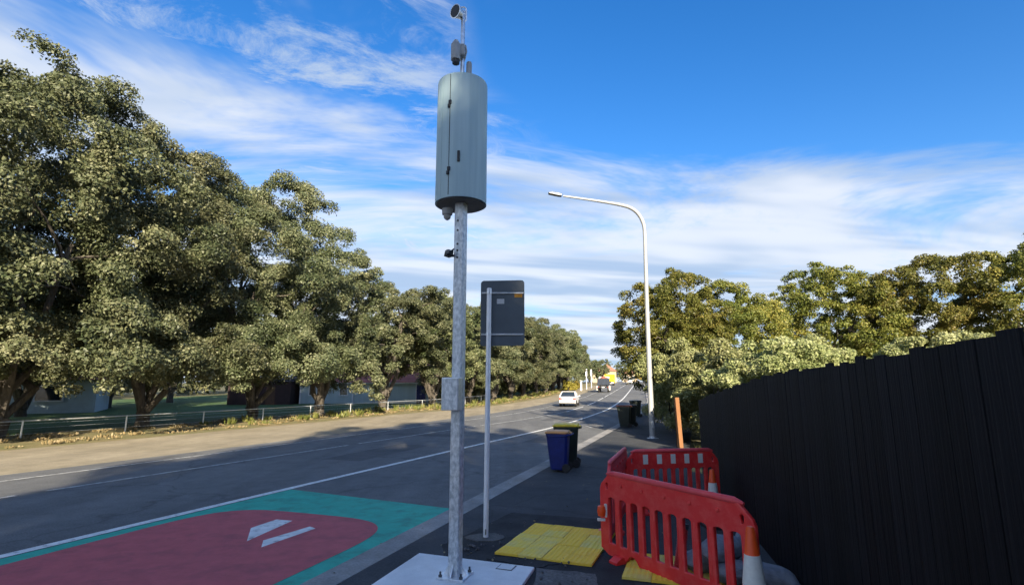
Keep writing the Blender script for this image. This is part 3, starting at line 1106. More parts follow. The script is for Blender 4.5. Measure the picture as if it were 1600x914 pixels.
bm_ = MB().lathe([(0.020, 0.0), (0.020, 0.018), (0.011, 0.018), (0.011, 0.05), (0.0, 0.052)], 6).mesh('bolt', M_greydk)
for i in range(4):
    o = link('gusset', gm, mast)
    o.location = (0, 0, 0.024)
    o.rotation_euler = (0, 0, -RS + i * math.pi / 2)
    o = link('bolt', bm_, mast)
    q = rot @ Vector((0.118 * (1, 1, -1, -1)[i], 0.118 * (1, -1, -1, 1)[i], 0.024))
    o.location = q
# junction box strapped to the mast
zb0, zb1 = mz(640), mz(590)
zb = (zb0 + zb1) / 2
jb = MB().box((mx(708, 615), -0.125, zb), (0.205, 0.11, zb1 - zb0), rot).build('junction_box', M_galvbright, mast, bevel=0.006)
MB().box((mx(708, 615) - 0.018, -0.182, zb), (0.185, 0.006, (zb1 - zb0) * 0.93), rot).build('box_cover', M_galv, jb)
# bolt holes below the cabinet
hm = MB().lathe([(0.013, 0), (0.013, 0.004), (0.0, 0.004)], 10, ax=rot @ Vector((0, -1, 0))).mesh('bolt_hole', M_black)
for py in (347, 362, 383, 393, 404):
    z = mz(py)
    o = link('bolt_hole', hm, mast)
    q = rot @ Vector((-0.012, -w2 - 0.001, 0))
    o.location = (q.x + mlx(z), q.y, z)
# little black camera on a bracket
z = mz(398)
sc_ = MB()
cxm = mx(702, 398)
sc_.box((cxm, -0.05, z), (0.075, 0.12, 0.075), Matrix.Rotation(R(12), 3, 'Y') @ Matrix.Rotation(R(25), 3, 'Z'))
small = sc_.build('small_camera', M_black, mast, bevel=0.008)
MB().lathe([(0.028, 0), (0.028, 0.03), (0.02, 0.034), (0.0, 0.034)], 14, c=(cxm + 0.005, -0.115, z), ax=(-0.3, -1, -0.05)).build('lens', M_glass, small)
MB().tube([(cxm + 0.02, -0.02, z - 0.02), (mlx(z) - 0.05, 0.0, z - 0.01)], 0.016, 8).tube([(cxm + 0.02, -0.02, z + 0.035), (mlx(z) - 0.05, 0.0, z + 0.09)], 0.01, 8).build('bracket', M_black, mast)
# cabinet
zc0, zc1 = mz(318), mz(130)
cxc = mx(721, 220)
yr = 0.0
ppm = 820.0 / ((PY) * CT + (mz(220) + ZP - H) * ST)
CR = 39.5 / ppm
cyc = 0.06
prof = [(CR * 0.93, zc0 + 0.004), (CR, zc0), (CR, zc0 + 0.03), (CR, zc1 - 0.03), (CR * 0.985, zc1 - 0.008), (CR * 0.93, zc1)]
cab = MB().lathe(prof, 64, (cxc, cyc, 0)).build('cabinet', M_cab, mast, True)
MB().lathe([(CR * 0.925, zc0 - 0.012), (CR * 0.925, zc0 + 0.012)], 48, (cxc, cyc, 0)).build('bottom_plate', M_greydk, cab)
MB().lathe([(CR * 0.92, zc1 - 0.01), (CR * 0.8, zc1 + 0.025), (0.0, zc1 + 0.04)], 48, (cxc, cyc, 0)).build('cabinet_lid', M_cab, cab, True)


def on_cab(px, py, out=0.0):
    dx = at(px, py, PY).x - PX - cxc
    dx = max(-CR * 0.98, min(CR * 0.98, dx * 0.955))
    a_ = math.asin(dx / CR)
    n_ = Vector((math.sin(a_), -math.cos(a_), 0))
    return Vector((cxc, cyc, 0)) + n_ * (CR + out), n_, a_


p, nn_, aa = on_cab(705, 220, -0.003)
MB().box((p.x, p.y, (zc0 + zc1) / 2), (0.007, 0.012, zc1 - zc0 - 0.05), Matrix.Rotation(aa, 3, 'Z')).build('door_seam', M_black, cab)
p2, _, aa2 = on_cab(692, 220, -0.002)
MB().box((p2.x, p2.y, (zc0 + zc1) / 2), (0.005, 0.008, zc1 - zc0 - 0.05), Matrix.Rotation(aa2, 3, 'Z')).build('panel_fold', M_cab, cab)


def front_z(py, pnt):
    return at(705, py, PY + pnt.y).z - ZP


for py in (163, 267):
    z = front_z(py, p)
    hb = MB()
    hb.box((p.x, p.y - 0.008, z + 0.022), (0.034, 0.03, 0.05), Matrix.Rotation(aa, 3, 'Z'))
    hb.box((p.x - 0.012, p.y - 0.006, z - 0.026), (0.030, 0.03, 0.044), Matrix.Rotation(aa, 3, 'Z'))
    hb.build('hinge', M_black, cab, bevel=0.005)
p, nn_, aa = on_cab(720, 244, 0.004)
z = front_z(244, p)
hd = MB().box((p.x, p.y, z), (0.030, 0.024, 0.135), Matrix.Rotation(aa, 3, 'Z')).build('handle', M_black, cab, bevel=0.006)
# lens dome hanging under the cabinet
xd = mx(699, 330)
zd = mz(343)
MB().lathe([(0.0, zd - 0.015), (0.028, zd), (0.042, zd + 0.02), (0.045, zd + 0.05), (0.062, zd + 0.06), (0.066, zd + 0.13)], 20, (xd, 0.0, 0)).build('sensor_dome', M_grey, mast, True)
# pipe mast with the instruments on top
xt = mx(722.5, 80)
zt0, zt1 = zc1 + 0.0, mz(10)
MB().lathe([(0.027, zt0), (0.027, zt1 - 0.06), (0.02, zt1 - 0.05), (0.0, zt1 - 0.05)], 16, (xt, 0.02, 0)).build('mast_pipe', M_galvbright, mast, True)
xq = mx(732.5, 110)
MB().lathe([(0.036, zt0), (0.036, mz(99)), (0.030, mz(96)), (0.0, mz(95))], 16, (xq, 0.03, 0)).build('gauge_tube', M_grey, mast, True)
bx_ = mx(713, 86)
za, zb_ = mz(101), mz(69)
ib = MB()
ib.lathe([(0.045, za + 0.012), (0.060, za + 0.02), (0.062, zb_ - 0.06), (0.045, zb_ - 0.03), (0.03, zb_), (0.0, zb_ + 0.004)], 20, (bx_, -0.06, 0))
inst = ib.build('instrument_housing', M_grey, mast, True)
MB().lathe([(0.046, za - 0.03), (0.048, za + 0.011)], 18, (bx_ + 0.004, -0.06, 0)).build('instrument_lens', M_black, inst, True)
cl = MB()
cl.box((xt - 0.01, -0.015, mz(82)), (0.09, 0.10, 0.16))
cl.build('clamp', M_grey, mast, bevel=0.01)
MB().tube([(xt + 0.02, 0.02, mz(95)), (xt + 0.05, 0.02, mz(80)), (xt + 0.035, 0.02, mz(70))], 0.012, 8).build('cable', M_grey, mast, True)
xh, zh = mx(714, 22), mz(22)
ax_ = Vector((-0.62, -0.78, -0.10)).normalized()
hn = MB()
hn.lathe([(0.03, -0.13), (0.055, -0.09), (0.062, -0.03), (0.088, 0.03), (0.092, 0.045), (0.080, 0.047), (0.070, 0.028), (0.0, 0.015)], 28, (xh + 0.01, -0.02, zh), ax_)
horn = hn.build('radar_head', M_galvbright, mast, True)
MB().lathe([(0.079, 0.044), (0.079, 0.046), (0.0, 0.047)], 28, (xh + 0.01, -0.02, zh), ax_).build('radar_face', M_black, horn, True)
yk = MB()
xb = mx(727, 15)
yk.tube([(xh + 0.03, 0.0, zh + 0.085), (xb - 0.02, 0.02, zh + 0.11), (xb + 0.005, 0.03, zh + 0.10), (xb + 0.012, 0.03, zh + 0.04), (xb + 0.008, 0.03, zh - 0.07), (xt, 0.02, zh - 0.11)], 0.012, 8)
yk.build('yoke', M_galvbright, mast, True)

# concrete pad with a small lid
pc = [at(655, 863, 1), at(835, 885, 1)]


def ground_at(px, py, z):
    x_, q_ = (px - 800) / F, (457 - py) / F
    d_ = Vector((x_, CT - q_ * ST, ST + q_ * CT))
    k_ = (z - H) / d_.z
    return Vector((d_.x * k_, d_.y * k_, z))


A_, B_, C_ = ground_at(655, 863, ZP), ground_at(835, 885, ZP), ground_at(575, 916, ZP)
D_ = C_ + (B_ - A_) * 1.05 + Vector((0.05, -0.25, 0))
C_ = C_ + (C_ - A_) * 0.35
D_ = C_ + (B_ - A_) * 1.02
pad = tag(empty('concrete_pad', (0, 0, 0)), 'pale concrete pad under the galvanised mast', 'concrete pad')
ps = MB().slab([(q.x, q.y) for q in (C_, D_, B_, A_)], 0.02, ZP).build('slab', M_slab, pad, bevel=0.008)
lc = ground_at(791, 886, ZP)
lr = math.atan2((B_ - A_).y, (B_ - A_).x)
lb_ = MB().box((lc.x, lc.y, ZP + 0.001), (0.19, 0.17, 0.008), Matrix.Rotation(lr, 3, 'Z')).build('cover_frame', M_greydk, pad)
MB().box((lc.x, lc.y, ZP + 0.004), (0.165, 0.145, 0.008), Matrix.Rotation(lr, 3, 'Z')).build('cover', M_slab, pad)

# ------------------------------------------------------------------ road sign seen from behind
sb = ground_at(759, 840, KZ)
sg = tag(empty('road_sign', sb), 'dark back of a rectangular road sign on a slim white post', 'road sign')


def sgz(py):
    return at(760, py, sb.y).z - KZ


ln_ = at(764.5, 452, sb.y).x - sb.x
MB().tube([(0, 0, 0), (ln_, 0, sgz(452))], 0.036, 16).build('post', M_signpost, sg, True)
MB().lathe([(0.038, 0), (0.030, 0.018), (0, 0.022)], 16, (ln_, 0, sgz(452) - 0.002)).build('post_cap', M_signpost, sg, True)
x0, x1 = at(751, 490, sb.y + 0.06).x - sb.x, at(819.5, 490, sb.y + 0.06).x - sb.x
z0, z1 = at(785, 541, sb.y + 0.06).z - KZ, at(785, 439, sb.y + 0.06).z - KZ
poly, rr_ = [], 0.05
for (cx, cz, a0) in ((x1 - rr_, z1 - rr_, 0), (x0 + rr_, z1 - rr_, 90), (x0 + rr_, z0 + rr_, 180), (x1 - rr_, z0 + rr_, 270)):
    for k in range(0, 91, 15):
        poly.append((cx + rr_ * math.cos(R(a0 + k)), cz + rr_ * math.sin(R(a0 + k)) + 0.012 * (cx - x0) / (x1 - x0)))
pn = MB().prism(poly, 0.056, 0.064).build('panel', M_signback, sg)
for py in (457, 522):
    z = at(785, py, sb.y).z - KZ
    MB().box(((x0 + x1) / 2, 0.048, z), (x1 - x0 - 0.03, 0.018, 0.022)).build('rail', M_galvbright, sg, bevel=0.003)
    MB().lathe([(0.042, -0.02), (0.042, 0.02)], 14, (ln_ * z / sgz(452), 0, z)).build('clamp', M_galvbright, sg, True)
q = at(782, 470, sb.y)
MB().box((q.x - sb.x, 0.0545, q.z - KZ), (0.11, 0.002, 0.075)).build('sticker', M_sticker, sg)['label'] = 'pale rectangular sticker'
q = at(810, 461, sb.y)
MB().box((q.x - sb.x, 0.0545, q.z - KZ), (0.115, 0.002, 0.055)).build('sticker', M_amber, sg)['label'] = 'amber rectangular sticker'
MB().prism([(-0.006, 0.05), (0.006, 0.05), (0.006, 0.12), (-0.006, 0.12)], -0.039, -0.034).build('drain_slot', M_black, sg)
rng0 = random.Random(4)
poly = [(sb.x + (0.24 + 0.06 * rng0.random()) * math.cos(a * math.pi / 8), sb.y + (0.17 + 0.06 * rng0.random()) * math.sin(a * math.pi / 8)) for a in range(16)]
tag(MB().slab(poly, KZ - 0.02, KZ + 0.014).build('sign_footing', M_footing), 'small round concrete footing at the base of the sign post', 'footing')

# ------------------------------------------------------------------ patched paving
def patch(name, pts, m, z, label=None):
    P_ = [ground_at(a, b_, z) for a, b_ in pts]
    cen = sum(P_, Vector()) / len(P_)
    rg = random.Random(len(pts))
    out = []
    for i in range(len(P_)):
        a, b_ = P_[i], P_[(i + 1) % len(P_)]
        for k_ in range(6):
            f = k_ / 6
            q_ = a.lerp(b_, f)
            if k_:
                q_ += Vector((rg.uniform(-1, 1), rg.uniform(-1, 1), 0)) * 0.025
            out.append((q_.x, q_.y))
    o = MB().slab(out, z - 0.03, z).build(name, m)
    o['kind'] = 'structure'
    return o


patch('tar_patch', [(800, 800), (960, 812), (1000, 940), (790, 960), (700, 905), (690, 850), (720, 838)], M_newtar, KZ + 0.004)
patch('gravel_patch', [(838, 886), (930, 896), (945, 935), (820, 960)], M_rubble, KZ + 0.010)
patch('path_patch', [(792, 868), (880, 878), (838, 886), (760, 872)], M_newtar, KZ + 0.012)

# tactile paving: each paver is a piece of its own
tile_b = MB()
TS = 0.298
tile_b.box((0, 0, 0.013), (TS, TS, 0.026))
for i in range(5):
    for j in range(5):
        cx, cy = (i - 2) * 0.058, (j - 2) * 0.058
        tile_b.lathe([(0.019, 0.0262), (0.012, 0.0325), (0.0, 0.0325)], 6, (cx, cy, 0))
tile_m = [tile_b.mesh('paver', M_tactile), tile_b.mesh('paver', M_tactile2)]


def tactile(name, corners, nu, nv, label, skip=()):
    a, b_, c_ = [ground_at(*q_, KZ + 0.03) for q_ in corners]     # origin, along u, along v
    ang = math.atan2((b_ - a).y, (b_ - a).x)
    e = tag(empty(name, (a.x, a.y, KZ + 0.008), ang), label, 'tactile paving')
    rg = random.Random(9)
    for i in range(nu):
        for j in range(nv):
            if (i, j) in skip:
                continue
            o = link('paver', tile_m[1 if rg.random() < 0.25 else 0], e)
            o.location = ((i + 0.5) * 0.303, -(j + 0.5) * 0.303, rg.uniform(-0.004, 0.005))
            o.rotation_euler = (rg.uniform(-0.012, 0.012), rg.uniform(-0.012, 0.012), rg.uniform(-0.015, 0.015) + math.pi / 2 * rg.randrange(4))
    return e


tactile('tactile_paving', ((836, 817), (946, 828), (780, 868)), 4, 5, 'yellow tactile paving between the sign post and the red barrier')
tactile('tactile_paving', ((985, 862), (1090, 872), (940, 905)), 4, 3, 'yellow tactile paving under and behind the near red barrier')

# loose stones round the torn edge
rg = random.Random(12)
for i in range(46):
    px_, py_ = rg.choice([(700 + rg.random() * 90, 848 + rg.random() * 12), (780 + rg.random() * 60, 812 + rg.random() * 30), (840 + rg.random() * 90, 890 + rg.random() * 25), (800 + rg.random() * 130, 872 + rg.random() * 15)])
    q = ground_at(px_, py_, KZ + 0.012)
    r_ = rg.uniform(0.008, 0.024)
    o = MB().lathe([(0.0, -r_ * 0.6), (r_ * 0.9, -r_ * 0.2), (r_, r_ * 0.25), (r_ * 0.5, r_ * 0.7), (0, r_ * 0.75)], 6, (0, 0, 0)).build('loose_stone', M_pebble)
    o.location = (q.x, q.y, KZ + 0.012 + r_ * 0.4)
    o.rotation_euler = (rg.random(), rg.random(), rg.random() * 6)
    o.scale = (1, rg.uniform(0.6, 1), 1)
    tag(o, 'small grey stone lying on the torn-up path', 'stone', 'loose stones on the torn-up path')


# ------------------------------------------------------------------ red plastic barriers
def curve_panel(name, outer, holes, half, bev, m):
    cu = bpy.data.curves.new(name, 'CURVE')
    cu.dimensions = '2D'
    cu.fill_mode = 'BOTH'
    for pl in [outer] + holes:
        sp = cu.splines.new('POLY')
        sp.points.add(len(pl) - 1)
        for i_, (a, b_) in enumerate(pl):
            sp.points[i_].co = (a, b_, 0, 1)
        sp.use_cyclic_u = True
    cu.extrude = half - bev
    cu.bevel_depth = bev
    cu.bevel_resolution = 1
    tmp = bpy.data.objects.new('tmp', cu)
    col.objects.link(tmp)
    dg = bpy.context.evaluated_depsgraph_get()
    me = bpy.data.meshes.new_from_object(tmp.evaluated_get(dg))
    bpy.data.objects.remove(tmp)
    bpy.data.curves.remove(cu)
    me.transform(Matrix.Rotation(math.pi / 2, 4, 'X'))
    me.materials.clear()
    me.materials.append(m)
    return me


def slot(x0, x1, z0, z1, top=True):
    r_ = (x1 - x0) / 2
    pts = [(x0, z0 + 0.01), (x0 + 0.01, z0), (x1 - 0.01, z0), (x1, z0 + 0.01)]
    for k_ in range(0, 181, 20):
        pts.append((x0 + r_ + r_ * math.cos(R(k_)), z1 - r_ * 0.6 + r_ * 0.6 * math.sin(R(k_))))
    return pts


BL, BH = 2.0, 1.0


def barrier_meshes(m):
    out = [(0.0, 0.10), (0.12, 0.04), (0.40, 0.04), (0.44, 0.09), (0.47, 0.115), (0.53, 0.115), (0.56, 0.09), (0.60, 0.04), (1.40, 0.04), (1.44, 0.09), (1.47, 0.115), (1.53, 0.115), (1.56, 0.09), (1.60, 0.04), (1.88, 0.04), (2.0, 0.10),
           (2.0, 0.70), (2.0, 0.78), (1.975, 0.84), (1.86, 0.955), (1.80, 0.985), (1.74, 1.0), (0.26, 1.0), (0.20, 0.985), (0.14, 0.955), (0.025, 0.84), (0.0, 0.78), (0.0, 0.70)]
    holes = []
    ns = 10
    for i_ in range(ns):
        c_ = 0.19 + i_ * (1.62 / (ns - 1))
        zb_ = 0.165
        holes.append(slot(c_ - 0.060, c_ + 0.060, zb_, 0.71))
    for c_ in (0.115, 1.885):
        holes.append([(c_ - 0.022, 0.78), (c_ + 0.022, 0.78), (c_ + 0.028, 0.86), (c_, 0.885), (c_ - 0.028, 0.86)])
    body = curve_panel('barrier_panel', out, holes, 0.024, 0.009, m)
    return body


body_m = [barrier_meshes(M_barrier), barrier_meshes(M_barrier2)]
bar_m = MB().tube([(0, 0, 0.15), (0, 0, 0.21), (0, 0, 0.68), (0, 0, 0.735)], [0.010, 0.027, 0.027, 0.010], 10).mesh('bar', M_barrier, True)
rail_m = MB().tube([(0.10, 0, 0), (0.2, 0, 0.012), (1.8, 0, 0.012), (1.9, 0, 0)], [0.015, 0.036, 0.036, 0.015], 10).mesh('top_rail', M_barrier2, True)
foot_m = MB().prism([(-0.15, 0.0), (0.24, 0.0), (0.24, 0.03), (0.07, 0.075), (-0.07, 0.075), (-0.15, 0.03)], -0.06, 0.06).mesh('foot', M_barrier)
plate_m = MB().box((0, 0, 0), (0.105, 0.006, 0.15)).mesh('reflector', M_plate)
peg_m = MB().lathe([(0.020, 0), (0.020, 0.012), (0.012, 0.016), (0, 0.016)], 10, ax=(0, -1, 0)).mesh('peg', M_barrier)


def barrier(p0, p1, label, plates=False, bodyi=0, feet=True):
    p0, p1 = Vector(p0), Vector(p1)
    d_ = p1 - p0
    e = tag(empty('safety_barrier', p0, math.atan2(d_.y, d_.x)), label, 'barrier', 'red plastic safety barriers round the works')
    e.scale = (d_.length / BL, 1, 1)
    link('panel', body_m[bodyi], e)
    for i_ in range(9):
        o_ = link('bar', bar_m, e)
        o_.location = (0.19 + 0.09 + i_ * 0.18, 0, 0)
    o_ = link('top_rail', rail_m, e)
    o_.location = (0, 0, 0.965)
    if feet:
        for xx_ in (0.32, 1.68):
            o_ = link('foot', foot_m, e)
            o_.location = (xx_, 0, -0.002)
            o_.rotation_euler = (0, 0, math.pi / 2)
    for i_ in range(5):
        if plates:
            o_ = link('reflector', plate_m, e)
            o_.location = (0.40 + i_ * 0.30, -0.028, 0.85)
        else:
            o_ = link('peg', peg_m, e)
            o_.location = (0.36 + i_ * 0.32, -0.022, 0.86)
    return e


def top_at(px, py, ztop_):
    q_ = ground_at(px, py, ztop_)
    return Vector((q_.x, q_.y, KZ))


a0 = top_at(940, 762, KZ + 0.78)
a1 = top_at(1181, 824, KZ + 0.78)
barrier(a0, a1, 'nearest red slotted plastic barrier at the lower right', bodyi=0)
b0, b1 = top_at(950, 731, KZ + 0.93), top_at(977, 701, KZ + 0.97)
bdir = (b1 - b0).normalized()
barrier(b0, b1 + bdir * 0.1, 'red barrier seen end-on at the left corner of the enclosure', bodyi=1)
c0, c1 = top_at(978, 706, KZ + 0.97), top_at(1120, 703, KZ + 0.97)
barrier(c0, c1, 'red barrier with five white reflectors at the back of the enclosure', plates=True)


def cone(p, h, label, tilt=0.0):
    e = tag(empty('traffic_cone', p), label, 'traffic cone')
    r0, r1 = 0.145 * h / 0.9, 0.032

    def rad(f):
        return r0 + (r1 - r0) * f
    MB().lathe([(rad(0), 0.035), (rad(0.98), h * 0.98), (rad(1) * 0.8, h), (0, h)], 24).build('body', M_orange, e, True)
    MB().lathe([(rad(0.52) + 0.003, h * 0.52), (rad(0.77) + 0.003, h * 0.77)], 24).build('white_band', M_plate, e, True)
    MB().box((0, 0, 0.02), (r0 * 2.7, r0 * 2.7, 0.04), taper=0.94).build('base', M_black, e, bevel=0.01)
    e.rotation_euler = (0, tilt, 0)
    return e


def stand(px, py, z, Y):
    q_ = at(px, py, Y)
    return Vector((q_.x, q_.y, z))


cone(stand(1112, 733, KZ, 8.2), at(1112, 733, 8.2).z - KZ, 'orange and white cone by the back red barrier')
cone(stand(1172, 822, KZ, 4.55), at(1172, 822, 4.55).z - KZ, 'orange and white cone at the right end of the near barrier')
# small orange warning lamp hooked over the corner of the barriers
q = at(940, 797, 6.75)
wl = tag(empty('warning_lamp', q), 'small orange warning lamp hanging on the barrier corner', 'warning lamp')
MB().lathe([(0.0, -0.075), (0.045, -0.06), (0.055, 0.0), (0.045, 0.05), (0.0, 0.065)], 14).build('lens', M_orange, wl, True)
MB().box((0.05, 0, 0.0), (0.03, 0.05, 0.15)).build('holder', M_plate, wl, bevel=0.006)
MB().box((-0.01, -0.02, -0.10), (0.09, 0.05, 0.025)).build('bracket', M_plate, wl)


# sandbags and a ribbed red hose behind the near barrier
def sandbag(x_, y_, z_, rz_, tl_, label, sc_=1.0):
    bm2 = bmesh.new()
    bmesh.ops.create_uvsphere(bm2, u_segments=20, v_segments=12, radius=1)
    rg_ = random.Random(int(x_ * 1000))
    ph = [rg_.uniform(0, 6) for _ in range(6)]
    for v_ in bm2.verts:
        c_ = v_.co
        c_.x = math.copysign(abs(c_.x) ** 0.7, c_.x)
        c_.y = math.copysign(abs(c_.y) ** 0.7, c_.y)
        k_ = 1 + 0.08 * math.sin(5 * c_.x + ph[0]) * math.cos(4 * c_.y + ph[1]) + 0.05 * math.sin(9 * c_.z + 6 * c_.x + ph[2])
        v_.co = Vector((c_.x * 0.30 * k_, c_.y * 0.18 * k_, c_.z * 0.10 * k_ * (1.2 - 0.5 * c_.x ** 2)))
    me = bpy.data.meshes.new('sack')
    bm2.to_mesh(me)
    bm2.free()
    me.materials.append(M_sand)
    me.shade_smooth()
    e = tag(empty('sandbag', (x_, y_, z_), rz_), label, 'sandbag', 'grey sandbags inside the enclosure')
    e.rotation_euler = (tl_[0], tl_[1], rz_)
    e.scale = (sc_,) * 3
    link('sack', me, e)
    MB().tube([(0.30, 0, 0), (0.36, 0.0, 0.02)], [0.045, 0.075], 8).build('neck', M_sand, e, True)
    return e


ma = (a0 + a1) / 2
nrm = Vector((-(a1 - a0).y, (a1 - a0).x, 0)).normalized()
if nrm.x < 0:
    nrm = -nrm
al = (a1 - a0).normalized()
sandbag(*(a0 + al * 1.05 + nrm * 0.62 + Vector((0, 0, 0.12))), R(20), (0.1, 0), 'lowest grey sandbag behind the middle of the near barrier')
sandbag(*(a0 + al * 1.45 + nrm * 0.55 + Vector((0, 0, 0.12))), R(70), (0, 0.1), 'grey sandbag on the ground nearest the right-hand cone')
sandbag(*(a0 + al * 1.28 + nrm * 0.62 + Vector((0, 0, 0.30))), R(35), (0.15, -0.1), 'grey sandbag lying on top of two others')
sandbag(*(a0 + al * 1.75 + nrm * 0.7 + Vector((0, 0, 0.13))), R(-15), (0.0, 0.12), 'grey sandbag at the far right behind the near barrier')
hs_ = tag(empty('ribbed_hose', a0 + al * 0.92 + nrm * 0.30), 'ribbed dull red hose standing behind the near barrier', 'hose')
prof_p, prof_r = [], []
for i in range(60):
    f = i / 59
    prof_p.append((0.10 * math.sin(f * 1.2), 0.05 * f, 0.02 + 0.46 * f))
    prof_r.append(0.060 if i % 2 else 0.047)
MB().tube(prof_p, prof_r, 14).build('hose_tube', M_barrier2, hs_)
MB().lathe([(0.068, -0.025), (0.068, 0.025), (0.05, 0.03), (0, 0.03)], 14, prof_p[-1], (0.2, 0.1, 1)).build('collar', M_greydk, hs_, True)

# ------------------------------------------------------------------ black paling fence on the right
N_, L_n = M_fence.node_tree.nodes, M_fence.node_tree.links
bs_ = N_['Principled BSDF']
src_ = bs_.inputs['Base Color'].links[0].from_socket
oi_ = N_.new('ShaderNodeObjectInfo')
mr_ = N_.new('ShaderNodeMapRange')
mr_.inputs[3].default_value, mr_.inputs[4].default_value = 0.45, 1.15
L_n.new(oi_.outputs['Random'], mr_.inputs[0])
mm_ = N_.new('ShaderNodeMix')
mm_.data_type, mm_.blend_type = 'RGBA', 'MULTIPLY'
mm_.inputs[0].default_value = 1
L_n.new(src_, mm_.inputs[6])
L_n.new(mr_.outputs[0], mm_.inputs[7])
L_n.new(mm_.outputs[2], bs_.inputs['Base Color'])
fence = tag(empty('paling_fence', (road(6.6, 0.8)[0], road(6.6, 0.8)[1], 0)), 'tall black stained paling fence along the right side', 'fence')
fl = fence.location
F0, F1 = Vector((*road(13.75, 0.05), 0)), Vector((*road(-9, 2.6), 0))
fd = (F1 - F0).normalized()
fang = math.atan2(fd.y, fd.x)
pal = MB().box((0, 0, 0.5), (0.146, 0.018, 1.0)).mesh('paling', M_fence)
FL = (F1 - F0).length
rg = random.Random(3)
n = int(FL / 0.152)
for i in range(n):
    d_ = (i + 0.5) * 0.152
    h_ = 1.74 + 0.46 * min(1, max(0, (d_ - 0.5) / 6.5)) ** 0.8 + 0.18 * min(1, max(0, (d_ - 7) / 8)) + rg.uniform(-0.02, 0.02)
    o = link('paling', pal, fence)
    q = F0 + fd * d_
    o.location = (q.x - fl.x, q.y - fl.y, 0.03 + rg.uniform(-0.003, 0.003))
    o.rotation_euler = (0, rg.uniform(-0.002, 0.002), fang + rg.uniform(-0.015, 0.015))
    o.scale = (1, 1, h_)
for zz in (0.45, 1.45):
    q = (F0 + F1) / 2 - fl
    nf = Vector((-fd.y, fd.x, 0))
    if nf.x < 0:
        nf = -nf
    MB().box((q.x + nf.x * 0.035, q.y + nf.y * 0.035, zz), (FL - 0.05, 0.045, 0.09), Matrix.Rotation(fang, 3, 'Z')).build('rail', M_fence, fence)
for i in range(10):
    q = F0 + fd * (0.1 + i * 2.4) - fl + nf * 0.105
    MB().box((q.x, q.y, 0.85), (0.09, 0.09, 1.7), Matrix.Rotation(fang, 3, 'Z')).build('post', M_fence, fence)

# timber fence end with an orange post
ob = ground_at(1064, 700, KZ)
tf = tag(empty('timber_fence', (ob.x, ob.y, 0)), 'dark brown timber fence ending in a leaning orange post under the hedge', 'fence')
pt = at(1057, 623, ob.y)
d_ = Vector((pt.x - ob.x, 0.0, 1.62)).normalized()
pr = Vector((0, 0, 1)).rotation_difference(d_).to_matrix() @ Matrix.Rotation(R(14), 3, 'Z')
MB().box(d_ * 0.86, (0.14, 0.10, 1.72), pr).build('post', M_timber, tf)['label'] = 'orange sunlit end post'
bd = MB().box((0, 0, 0.72), (0.145, 0.02, 1.44)).mesh('board', M_brownfence)
dirf = Vector((*road(1, 0), 0)).normalized()
for i in range(40):
    o = link('board', bd, tf)
    q = dirf * (0.16 + i * 0.15) + Vector((-0.12 + 0.01 * (i % 2), 0.05, 0))
    o.location = q
    o.rotation_euler = (0, 0, math.atan2(dirf.y, dirf.x))
tufty = None
rngg = np.random.default_rng(77)
pp = np.stack([rngg.uniform(6.1, 7.3, 900), rngg.uniform(15.2, 18.2, 900), np.full(900, 0.02)], 1)
tip = pp + rngg.normal(0, 0.05, (900, 3)) + np.array([0, 0, 0.16])
w = rngg.normal(0, 0.012, (900, 3))
gq = np.stack([pp, (pp + tip) / 2 + w, tip, (pp + tip) / 2 - w], 1).reshape(-1, 3)
tag(link('grass_patch', quads_mesh('grass_patch', gq, M_weed)), 'bright green grass at the foot of the orange post', 'grass', kind='stuff')

# fallen leaves and grit on the path and in the gutter: too many to count
rl = np.random.default_rng(91)
nl = 520
ls = rl.uniform(3.5, 32, nl)
lt = np.where(rl.random(nl) < 0.45, -3.98 + rl.normal(0, 0.07, nl), rl.uniform(-3.4, 0.6, nl))
lp = np.array([(*road(a, c), (KZ + 0.012) if c > -3.9 else 0.02) for a, c in zip(ls, lt)])
lv = leaf_quads(lp, np.tile([0, 0, 1.0], (nl, 1)), 0.045, rl, aspect=0.5, jit=0.25)
tag(link('fallen_leaves', quads_mesh('fallen_leaves', lv, M_drygrass)), 'scattered dry leaves on the footpath and along the kerb', 'leaves', kind='stuff')

# ------------------------------------------------------------------ street lamp
lb0 = ground_at(1020, 685, KZ)
lamp = tag(empty('street_lamp', lb0), 'tall pale grey street lamp with long curved arm over the road', 'street lamp')


def LP(px, py):
    q_ = at(px, py, lb0.y)
    return Vector((q_.x - lb0.x, 0, q_.z - KZ))


pts = [Vector((0, 0, 0)), LP(1017.5, 640), LP(1014, 560), LP(1011, 480), LP(1008.5, 400), LP(1007, 360), LP(1003.5, 345), LP(996, 333), LP(985, 325), LP(970, 320.5), LP(945, 316), LP(915, 311.5), LP(880, 306.5)]
ra = [0.118, 0.110, 0.098, 0.088, 0.08, 0.076, 0.082, 0.08, 0.076, 0.072, 0.062, 0.050, 0.04]
